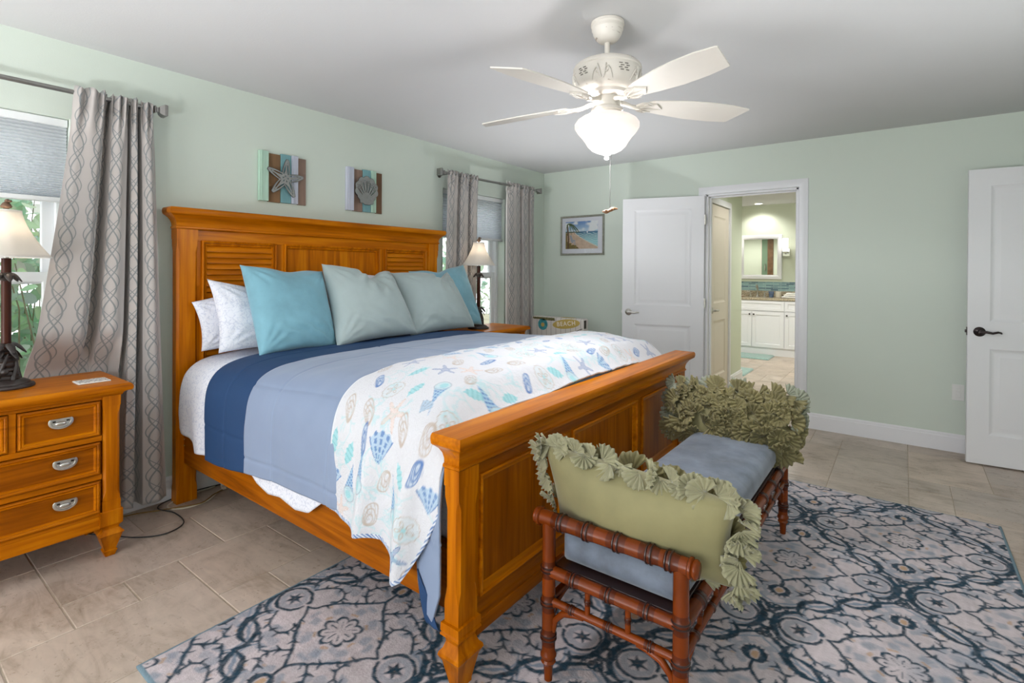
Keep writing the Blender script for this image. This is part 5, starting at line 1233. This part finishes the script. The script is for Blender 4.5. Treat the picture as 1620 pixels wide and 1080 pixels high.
def ruffle(parent, me, pos, nrm, spin, sc):
    o = bpy.data.objects.new('ruffle', me); COL.objects.link(o); o.parent = parent
    n = Vector(nrm).normalized(); a = n.orthogonal().normalized(); b_ = n.cross(a); rot = Matrix((a, b_, n)).transposed().to_4x4() @ Matrix.Rotation(spin, 4, 'Z')
    o.matrix_local = Matrix.Translation(Vector(pos)-parent.location) @ rot @ Matrix.Scale(sc, 4)
    md = o.modifiers.new('thick', 'SOLIDIFY'); md.thickness = .0022; md.offset = 0
    return o
def ruffled(label, c, th, front, seed, plain_back=True):
    TL, TR, BR, BL = [np.array(p, float) for p in c]; ctr = sum((TL, TR, BR, BL))/4
    t = thing('ruffled_pillow', label, 'pillow', tuple(ctr), 'olive ruffled pillows')
    V, F = pillow_mesh(TL, TR, BR, BL, th, n=40, pinch=.07, seed=seed, wr=.004)
    o = npmesh('cover', V, F, M['olive'], t)
    bm = bmesh.new(); bm.from_mesh(o.data); bmesh.ops.remove_doubles(bm, verts=bm.verts, dist=.0008); bmesh.ops.recalc_face_normals(bm, faces=bm.faces); bm.to_mesh(o.data); bm.free()
    nrm = np.cross(TR-TL, BL-TL); nrm /= np.linalg.norm(nrm)
    if np.dot(nrm, front) < 0: nrm = -nrm
    return t, (TL, TR, BR, BL), nrm
def bil(c, u, v): TL, TR, BR, BL = c; return BL*(1-u)*(1-v)+BR*u*(1-v)+TR*u*v+TL*(1-u)*v
rr = random.Random(12)
t, c, nrm = ruffled('olive pillow covered in ruffles on the far end of the bench', ((2.325, -2.165, .700), (2.925, -2.165, .716), (2.905, -2.285, .440), (2.335, -2.285, .452)), .13, (0, -1, .3), 3)
nu, nv = 12, 6; cnt = 0
for j in range(nv):
    for i in range(nu):
        u = (i+.5+(.5 if j % 2 else 0)-.25)/nu+rr.uniform(-.02, .02); v = (j+.5)/nv+rr.uniform(-.03, .03); u = min(max(u, .01), .99)
        th = .065*((1-(2*u-1)**2)*(1-(2*v-1)**2))**.40; n2 = Vector(nrm)+Vector((.9*(u-.5)+rr.uniform(-.35, .35), 0, .9*(v-.5)+rr.uniform(-.45, .25)))
        ruffle(t, rr.choice(FM), bil(c, u, v)+nrm*(th-.004), n2, rr.uniform(0, 2*PI), rr.uniform(.84, 1.10))
for k in range(26):
    q = k/26*4; e = int(q); f = q-e; u, v = [(f, 1), (1, 1-f), (1-f, 0), (0, f)][e]
    out = Vector(bil(c, u, v)-bil(c, .5, .5)).normalized(); n2 = Vector(nrm)*.8+out*.25+Vector((0, 0, .1))
    ruffle(t, rr.choice(FMg if (v > .5 or u < .1) else FM), bil(c, u, v)-nrm*.01, n2, rr.uniform(0, 6.28), rr.uniform(.8, 1.02))
t, c, nrm = ruffled('olive velvet pillow showing its plain back, ruffles along its edge, nearest end of the bench', ((2.385, -3.572, .742), (2.995, -3.570, .710), (2.969, -3.488, .440), (2.395, -3.488, .480)), .17, (0, 1, .2), 8)
for j in range(3):
    for i in range(10):
        u, v = (i+.5)/10+rr.uniform(-.02, .02), (j+.6)/3.2; th = .07*((1-(2*u-1)**2)*(1-(2*v-1)**2))**.40
        ruffle(t, rr.choice(FM), bil(c, u, v)+nrm*(th-.004), Vector(nrm)+Vector((rr.uniform(-.3, .3), 0, rr.uniform(-.3, .3))), rr.uniform(0, 6.28), rr.uniform(.8, 1.05))
for k in range(44):
    q = k/44; 
    if q < .45: u, v = q/.45, 1
    elif q < .72: u, v = 1, 1-(q-.45)/.27
    elif q < .80: u, v = 1-(q-.72)/.08*.4, 0
    else: u, v = 0, (q-.80)/.20
    out = Vector(bil(c, u, v)-bil(c, .5, .5)).normalized(); out = Vector((0, 0, 1)) if v == 1 and .04 < u < .97 else (out if v != 0 else Vector((0, 0, -1)))
    side = Vector((1, 0, 0)) if v in (0, 1) else Vector((0, 0, 1))
    n2 = Vector(-nrm)*rr.uniform(.5, 1.1)+out*rr.uniform(.2, .7)+side*rr.uniform(-.5, .5)
    ruffle(t, rr.choice(FMl), bil(c, u, v)+np.array(out)*.006-nrm*.004, n2, rr.uniform(0, 6.28), rr.uniform(.55, .85))

# ------------------------------------------------------------ cords on the floor by the bed leg
def cord(name, label, pts, r, m, cat='cord', parent=None):
    P = [Vector(p) for p in pts]; out = []
    for i in range(len(P)-1):
        p0, p1, p2, p3 = P[max(i-1, 0)], P[i], P[i+1], P[min(i+2, len(P)-1)]
        for k in range(8):
            t = k/8; out.append(.5*((2*p1)+(p2-p0)*t+(2*p0-5*p1+4*p2-p3)*t*t+(3*p1-p0-3*p2+p3)*t**3))
    out.append(P[-1]); o = MB().tube(out, r, 8).build(name, m, parent, smooth=180)
    return tag(o, label, cat, 'lamp cords on the floor') if parent is None else o
e = .0045
ext = thing('extension_cord', 'ivory extension cord looping on the tiles beside the bed leg', 'cord', (.1, -3.7, 0))
cord('cable', None, [(.06, -3.50, e), (.12, -3.62, e), (.20, -3.70, e+.002), (.21, -3.80, e), (.17, -3.87, e), (.10, -3.875, e), (.045, -3.80, e), (.035, -3.72, e), (.03, -3.60, e)], .0040, M['cable_white'], parent=ext)
c2 = cord('plugged_cable', None, [(.10, -3.56, e), (.16, -3.66, .012), (.22, -3.75, .011), (.185, -3.84, .011), (.12, -3.93, e), (.06, -4.05, e), (.03, -4.30, e)], .0032, M['cable_brown'], parent=ext); c2['label'] = 'ochre brown cable'
MB().box(.065, .105, -3.585, -3.515, .001, .034).build('connector_block', M['plastic_white'], ext, bevel=.006)
MB().box(.105, .125, -3.60, -3.575, .004, .026).build('plug', mat('beige_plug', srgb(190, 168, 150), .5), ext, bevel=.004)
c3 = cord('power_cord', None, [(.03, -3.55, e), (.026, -3.70, .012), (.03, -3.86, e), (.11, -3.925, .010), (.22, -3.885, e), (.38, -3.90, e), (.43, -4.00, e), (.36, -4.10, e), (.22, -4.18, e), (.06, -4.28, e), (.030, -4.36, .06), (.030, -4.42, .40), (.030, -4.46, .74), (.04, -4.47, .797), (.10, -4.50, .798), (.14, -4.52, .802)], .0032, M['cable_black'], parent=lm); c3['label'] = 'thin black cord curving down to the tiles'

# ------------------------------------------------------------ beach print chair in the corner
cf = fabric('plank_print_fabric', srgb(206, 200, 194), .85, .1, .05, 6); N = NT(cf); sx = N.n('SeparateXYZ'); N.l(N.coord(), sx.inputs[0])
fr = N.math('FRACT', N.math('MULTIPLY', sx.outputs[0], 17)); N.base(N.mix(N.math('LESS_THAN', fr, .07), srgb(208, 202, 196), srgb(140, 132, 126)))
t = thing('accent_chair', 'low chair in beach sign print fabric, in the room corner behind the bed', 'chair', (.46, -.62, 0))
bk = MB().box(.145, .785, -.46, -.345, .22, .832).build('backrest', cf, t, bevel=.022, seg=4)
MB().box(.145, .785, -.92, -.45, .20, .42).build('seat', cf, t, bevel=.03, seg=4)
for x in (.18, .75):
    for y in (-.88, -.38): MB().sqlathe([(.022, .20), (.016, 0)], x, y).build('leg', WZd, t)
def oval(cx, cz, a, b_, tilt, y, n=36):
    return [(cx+a*math.cos(q)*math.cos(tilt)-b_*math.sin(q)*math.sin(tilt), y, cz+a*math.cos(q)*math.sin(tilt)+b_*math.sin(q)*math.cos(tilt)) for q in [2*PI*k/n for k in range(n)]]
gold_, green_, teal2 = mat('printed_gold', srgb(184, 158, 84), .8), noisy('printed_olive', srgb(104, 98, 62), .85, .5, 60), noisy('printed_teal', srgb(60, 142, 150), .8, .3, 40)
b = MB(); b.rings([oval(.585, .772, .163, .048, R(7), -.4595), oval(.585, .772, .163, .048, R(7), -.4615)]); sg = b.build('printed_oval_sign', gold_, bk)
b = MB(); b.rings([oval(.30, .752, .060, .060, 0, -.4595), oval(.30, .752, .060, .060, 0, -.4612)]); b.build('printed_round_sign', teal2, bk)
b = MB(); b.rings([oval(.30, .748, .022, .022, 0, -.4610), oval(.30, .748, .022, .022, 0, -.4618)]); b.build('printed_round_centre', gold_, bk)
b = MB(); b.rings([[(.17, -.4595, .826), (.445, -.4595, .826), (.45, -.4595, .796), (.30, -.4595, .796), (.29, -.4595, .804), (.18, -.4595, .804)], [(.17, -.4612, .826), (.445, -.4612, .826), (.45, -.4612, .796), (.30, -.4612, .796), (.29, -.4612, .804), (.18, -.4612, .804)]]); b.build('printed_plaque', green_, bk)
MB().box(.50, .66, -.44, -.37, .8318, .8328).build('printed_top_sign', gold_, bk)
b = MB(); b.box(.7845, .7858, -.445, -.40, .735, .818); b.build('printed_side_sign', noisy('printed_dark', srgb(72, 66, 58), .85, .5, 60), bk)
b = MB(); b.tube([(.70, -.461, .705), (.74, -.461, .722), (.775, -.461, .735)], .003, 6); b.build('printed_mast', M['cable_black'], bk)
cu = bpy.data.curves.new('beach_text', 'FONT'); cu.body = 'BEACH'; cu.size = .062; cu.extrude = .0006; cu.align_x = 'CENTER'; cu.align_y = 'CENTER'; cu.space_character = 1.22; cu.offset = .0012
tmp = bpy.data.objects.new('tmp_text', cu); COL.objects.link(tmp); bpy.context.view_layer.update()
me = bpy.data.meshes.new_from_object(tmp.evaluated_get(bpy.context.evaluated_depsgraph_get())); bpy.data.objects.remove(tmp)
me.transform(Matrix.Translation(Vector((.585, -.4622, .774))-t.location) @ Matrix.Rotation(R(-7), 4, 'Y') @ Matrix.Rotation(R(90), 4, 'X')); me.materials.clear(); me.materials.append(mat('printed_white', srgb(226, 216, 200), .8))
o = bpy.data.objects.new('lettering', me); COL.objects.link(o); o.parent = sg; o['label'] = 'word BEACH in white letters'

# ------------------------------------------------------------ bathroom beyond the doorway
CAB = M['trim']; yv = 3.93; VX0, VX1 = .45, 2.75
t = thing('bathroom_vanity', 'white shaker vanity cabinet seen through the doorway', 'cabinet', (1.6, yv, 0))
b = MB(); b.box(VX0, VX1, yv, 4.455, .10, .868); b.box(VX0, VX1, yv+.0, 4.455, .0, .10); b.build('cabinet_body', CAB, t)
def shaker(x0, x1, z0, z1, nm, fr_=.055):
    b = MB(); b.frame(x0, x1, z0, z1, [(0, 0), (0, .018), (fr_, .018), (fr_+.004, .008)], lambda u, v, q: (u, yv-q, v), True); return b.build(nm, CAB, t, bevel=.0015)
def knob(par, x, z):
    MB().lathe([(.005, 0), (.005, .012), (.013, .016), (.014, .022), (.009, .027), (0, .028)], (x, yv-.018, z), (0, -1, 0), 14).build('knob', M['darkmetal'], par, smooth=50)
d = shaker(.934, 1.394, .125, .690, 'door'); knob(d, 1.366, .642)
d = shaker(1.400, 1.858, .125, .690, 'door'); knob(d, 1.428, .642)
shaker(.934, 1.858, .706, .858, 'false_drawer_front', .04)
d = shaker(1.868, 2.30, .125, .690, 'door'); knob(d, 1.90, .642)
d = shaker(1.868, 2.30, .706, .858, 'drawer', .04); knob(d, 2.075, .782)
shaker(.47, .926, .125, .690, 'door'); shaker(.47, .926, .706, .858, 'drawer', .04)
shaker(2.306, 2.74, .125, .690, 'door'); shaker(2.306, 2.74, .706, .858, 'drawer', .04)
ct = MB(); ct.box(VX0-.01, VX1+.01, yv-.03, 4.458, .869, .902); ct.box(VX0-.01, VX1+.01, 4.436, 4.458, .902, 1.0)
tag(ct.build('vanity_countertop', M['granite'], bevel=.003), 'speckled tan granite countertop with low upstand on the white vanity', 'countertop')
struct(MB().box(.3, 2.89, 4.448, 4.459, 1.001, 1.152).build('trim_4', M['mosaic']), 'strip of teal glass mosaic tile above the granite', 'backsplash')
t = thing('sink_faucet', 'brushed nickel faucet with two handles on the granite counter', 'faucet', (1.385, 4.36, .902))
b = MB(); b.lathe([(.026, .902), (.026, .908), (.016, .915), (.013, .95)], (1.385, 4.36, 0), seg=18); b.tube([(1.385, 4.36, .94), (1.385, 4.36, 1.05), (1.385, 4.345, 1.085), (1.385, 4.31, 1.098), (1.385, 4.275, 1.085), (1.385, 4.262, 1.055)], [.013, .012, .012, .012, .012, .011], 12); b.build('spout', M['nickel'], t, smooth=50)
for x, s in ((1.275, -1), (1.495, 1)):
    b = MB(); b.lathe([(.024, .902), (.024, .907), (.014, .914), (.011, .96), (.014, .975), (.0, .985)], (x, 4.36, 0), seg=16); b.tube([(x, 4.36, .975), (x+s*.03, 4.355, .985), (x+s*.062, 4.35, .982)], [.008, .007, .005], 8); b.build('handle', M['nickel'], t, smooth=50)
t = tag(MB().lathe([(.0, .903), (.030, .903), (.034, .91), (.042, 1.0), (.040, 1.0), (.030, .912), (0, .91)], (1.605, 4.30, 0), seg=24).build('tumbler', noisy('blue_glazed_glass', srgb(92, 112, 144), .25, .25, 20), smooth=50), 'blue tumbler on the counter right of the faucet', 'cup')
t = tag(MB().lathe([(.0, .903), (.044, .903), (.046, .91), (.046, .985), (.042, .995), (.0, .995)], (1.705, 4.33, 0), seg=24).build('canister', noisy('cream_ceramic', srgb(204, 196, 180), .5, .06, 30), smooth=40), 'cream canister between the blue tumbler and the white towels', 'canister')
b = MB(); b.lathe([(0, .903), (.035, .903), (.062, .918), (.066, .924), (.058, .922), (.03, .912), (0, .911)], (1.165, 4.20, 0), seg=24); tag(b.build('soap_dish', noisy('pale_shell_ceramic', srgb(218, 200, 184), .5, .04), smooth=50), 'pale oval soap dish on the counter left of the faucet', 'soap dish')
t = thing('folded_towel', 'folded white hand towels on the granite counter', 'towel', (1.93, 4.22, .902))
for k, (dx, dz, w) in enumerate(((0, 0, .15), (.01, .030, .13), (-.005, .056, .085))):
    b = MB(); b.box(1.93+dx-w, 1.93+dx+w, 4.14+.01*k, 4.31-.01*k, .904+dz, .930+dz); b.build('fold', M['lining'], t, bevel=.012, seg=4)
# mirror
t = thing('wall_mirror', 'white framed mirror above the bathroom sink', 'mirror', (1.412, 4.458, 1.56))
Pm = lambda u, v, q: (u, 4.459-q, v)
MB().frame(1.078, 1.735, 1.195, 1.935, [(0, .0), (0, .022), (.008, .028), (.05, .026), (.06, .018), (.072, .012)], Pm).build('frame', M['trim'], t, smooth=30)
MB().box(1.145, 1.668, 4.447, 4.455, 1.262, 1.868).build('mirror_glass', M['mirror'], t)
def sconce(label, x):
    t = thing('wall_sconce', label, 'wall light', (x, 4.458, 1.68), 'bathroom wall sconces')
    MB().box(x-.055, x+.055, 4.440, 4.459, 1.575, 1.70).build('back_plate', M['chrome'], t, bevel=.004)
    b = MB(); b.tube([(x-.0, 4.44, 1.63), (x, 4.385, 1.615), (x, 4.37, 1.63)], .009, 10); b.lathe([(0, 1.618), (.025, 1.62), (.034, 1.635), (.034, 1.652)], (x, 4.365, 0), seg=20); b.build('arm', M['chrome'], t, smooth=50)
    MB().lathe([(0, 1.648), (.040, 1.65), (.042, 1.66), (.042, 1.862), (.039, 1.866), (.038, 1.862)], (x, 4.365, 0), seg=24, cap=False).build('glass_shade', M['sconceglass'], t, smooth=50)
sconce('lit cylinder sconce to the right of the bathroom mirror', 1.795)
sconce('lit cylinder sconce hidden left of the bathroom mirror', 1.02)
def can(label, x, y):
    t = thing('recessed_light', label, 'ceiling light', (x, y, H), 'bathroom recessed lights')
    MB().lathe([(.085, H-.001), (.085, H-.006), (.062, H-.010), (.060, H-.004), (.058, H-.001)], (x, y, 0), seg=28, cap=False).build('trim_ring', M['plastic_white'], t, smooth=40)
    MB().lathe([(0, H-.004), (.058, H-.004)], (x, y, 0), seg=28, cap=False).build('lens', M['canlight'], t)
    lamp('recessed_spot_light', 'SPOT', (x, y, H-.03), 20 if y > 4 else (26 if y < 1.5 else 85), (1, .98, .93), .05, (0, 0, 0), spot=R(140))
can('lit recessed ceiling light above the bathroom mirror', 1.42, 4.20)
can('added unseen recessed fill light nearer the bathroom doorway', 2.2, 2.5)  # this and the next two cans are added out of view as fill
can('added unseen recessed fill light at the left side of the bathroom', .75, 2.5)
can('added unseen recessed fill light in the passage by the closet door', 2.35, .85)
lamp('sconce_light', 'POINT', (1.795, 4.32, 1.76), 2.2, (1, .98, .93), .04); lamp('sconce_light', 'POINT', (1.02, 4.32, 1.76), 2.2, (1, .94, .82), .04)
# shower seen only in the mirror
t = thing('shower_door', 'glass shower door with chrome handle, visible in the mirror', 'shower door', (1.02, 1.70, 0))
MB().box(.86, .875, 1.695, 1.715, 0, 2.1).build('frame_post', M['closetdoor'], t); MB().box(.99, 1.10, 1.691, 1.712, 0, 2.1).build('tile_jamb', noisy('brown_tile', srgb(112, 84, 60), .4, .3, 12), t)
MB().box(.875, .99, 1.70, 1.706, .0, 2.1).build('glass_panel', mat('green_glass', srgb(118, 140, 118), .1), t); MB().tube([(.95, 1.71, 1.35), (.95, 1.75, 1.36), (.95, 1.75, 1.48), (.95, 1.71, 1.49)], .009, 8).build('handle', M['chrome'], t, smooth=50)
def bath_mat(label, x0, x1, y0, y1, rz=0):
    n = 30; s, tt = np.meshgrid(np.linspace(-1, 1, n), np.linspace(-1, 1, n), indexing='ij'); e = np.minimum((1-abs(s))*(x1-x0)/2, (1-abs(tt))*(y1-y0)/2)
    Z = .004+.018*np.sqrt(1-(1-np.clip(e/.025, 0, 1))**2)+.002*vnoise(s, tt, 9, 2); P = np.stack([(x0+x1)/2+s*(x1-x0)/2, (y0+y1)/2+tt*(y1-y0)/2, Z], -1).reshape(-1, 3); V = np.concatenate([P, P*[1, 1, 0]+[0, 0, .001]]); F = gridfaces(n, n)
    rim = np.r_[np.arange(n), np.arange(1, n)*n+n-1, (n-1)*n+np.arange(n-2, -1, -1), np.arange(n-2, 0, -1)*n]; r2 = np.roll(rim, -1); N0 = n*n
    o = npmesh('bath_mat', V, np.concatenate([F, F[:, ::-1]+N0, np.stack([rim, rim+N0, r2+N0, r2], 1)]), M['matpile']); tag(o, label, 'bath mat', 'teal bath mats')
M['matpile'] = fabric('grey_teal_mat_pile', srgb(142, 170, 166), .95, .4, .12, 30, .5, 300)
bath_mat('grey teal bath mat on the tiles before the white vanity', .95, 1.735, 3.43, 3.90)
bath_mat('grey teal bath mat nearer the doorway beside the passage wall', 1.20, 1.735, 1.95, 2.50)

# ------------------------------------------------------------ shrubs outside the windows
M['leaf'] = None
lf = mat('waxy_leaf', srgb(120, 156, 116), .45); N = NT(lf); at = N.n('Attribute', attribute_name='paint'); tr = N.n('BsdfTranslucent'); N.base(at.outputs['Color']); N.l(at.outputs['Color'], tr.inputs[0])
mx = N.n('MixShader'); mx.inputs[0].default_value = .4; N.l(N.p.outputs[0], mx.inputs[1]); N.l(tr.outputs[0], mx.inputs[2]); N.l(mx.outputs[0], N.t.nodes['Material Output'].inputs[0]); M['leaf'] = lf
def shrub(label, x0, x1, y0, y1, z1, n, seed, sz=.05):
    rr = random.Random(seed); t = thing('leafy_shrub', label, 'shrub', ((x0+x1)/2, (y0+y1)/2, -.1)); V, F, C = [], [], []; b = MB()
    tips = []
    for k in range(max(10, n//90)):
        bx, by = rr.uniform(x0, x1), rr.uniform(y0, y1); p = Vector((bx, by, -.1)); pts = [p.copy()]
        h = rr.uniform(.6, 1)*z1
        for i in range(6): p = p+Vector((rr.uniform(-.06, .06), rr.uniform(-.08, .08), h/6)); pts.append(p.copy())
        b.tube(pts, [.008-.001*i for i in range(7)], 6); tips += pts[1:]
    b.build('stem', noisy('grey_bark', srgb(150, 140, 116), .8, .2, 20), t, smooth=60)
    for k in range(n):
        c = rr.choice(tips)+Vector((rr.uniform(-.14, .14), rr.uniform(-.16, .16), rr.uniform(-.16, .16))); c.x = min(max(c.x, x0), x1)
        d = Vector((rr.gauss(.2, .7), rr.gauss(0, .8), rr.gauss(.25, .6))).normalized(); nn = Vector((rr.gauss(.6, .6), rr.gauss(0, .6), rr.gauss(.6, .5))); s_ = d.cross(nn).normalized(); nn = s_.cross(d)
        l = sz*rr.uniform(.75, 1.35); w = l*rr.uniform(.58, .75); i0 = len(V); col = np.array(srgb(rr.randint(184, 214), rr.randint(206, 228), rr.randint(184, 210)))
        prof = [(0, .08), (.25, .72), (.55, 1), (.82, .74), (1, .08)]
        for q, ww in prof:
            for e_ in (-1, 0, 1): V.append(tuple(c+d*(2*l*q-l)+s_*(e_*ww*w)+nn*(.12*l*abs(e_)*ww-.25*l*(q-.5)**2))); C.append(col*(1.12 if e_ == 0 else 1))
        for i in range(4):
            for j in range(2): F.append((i0+i*3+j, i0+i*3+j+1, i0+i*3+j+4, i0+i*3+j+3))
    npmesh('foliage', V, F, M['leaf'], t, np.array(C).clip(0, 1))
shrub('dense round leaved shrub outside the left window', -1.25, -.42, -5.35, -3.75, 2.3, 4200, 3, .046)
shrub('round leaved shrub outside the corner window', -1.3, -.45, -1.9, -.3, 1.9, 1500, 6, .046)
shrub('taller shrub farther outside beyond the left window', -2.6, -1.7, -5.0, -1.8, 2.6, 2200, 8, .06)
struct(MB().box(-9, -.2, -12, 8, -.25, -.1).build('ground', noisy('garden_ground', srgb(150, 146, 120), .9, .2, 2)), 'pale garden ground outside the windows', 'ground')

for lx, ly, lz, lb in ((2.0, -5.7, .95, 'added unseen fill uplighter behind the viewpoint'), (3.98, -2.7, .55, 'added fill uplighter by the right wall, out of view'), (1.25, -1.2, .34, 'added fill uplighter hidden on the floor behind the bed')):
    t = thing('fill_uplighter', lb, 'lamp', (lx, ly, 0), 'added fill uplighters')  # invented uplighters, kept out of view, added to brighten the ceiling
    MB().lathe([(0, 0), (.14, 0), (.14, .012), (.03, .03), (.012, .05), (.012, lz-.10), (0, lz-.10)], (lx, ly, 0), seg=28).build('stand', M['nickel'], t, smooth=40)
    MB().lathe([(.02, lz-.11), (.08, lz-.09), (.14, lz-.05), (.17, lz), (.165, lz), (.13, lz-.045), (.07, lz-.08), (.0, lz-.095)], (lx, ly, 0), seg=32, cap=False).build('bowl', M['plastic_white'], t, smooth=60)
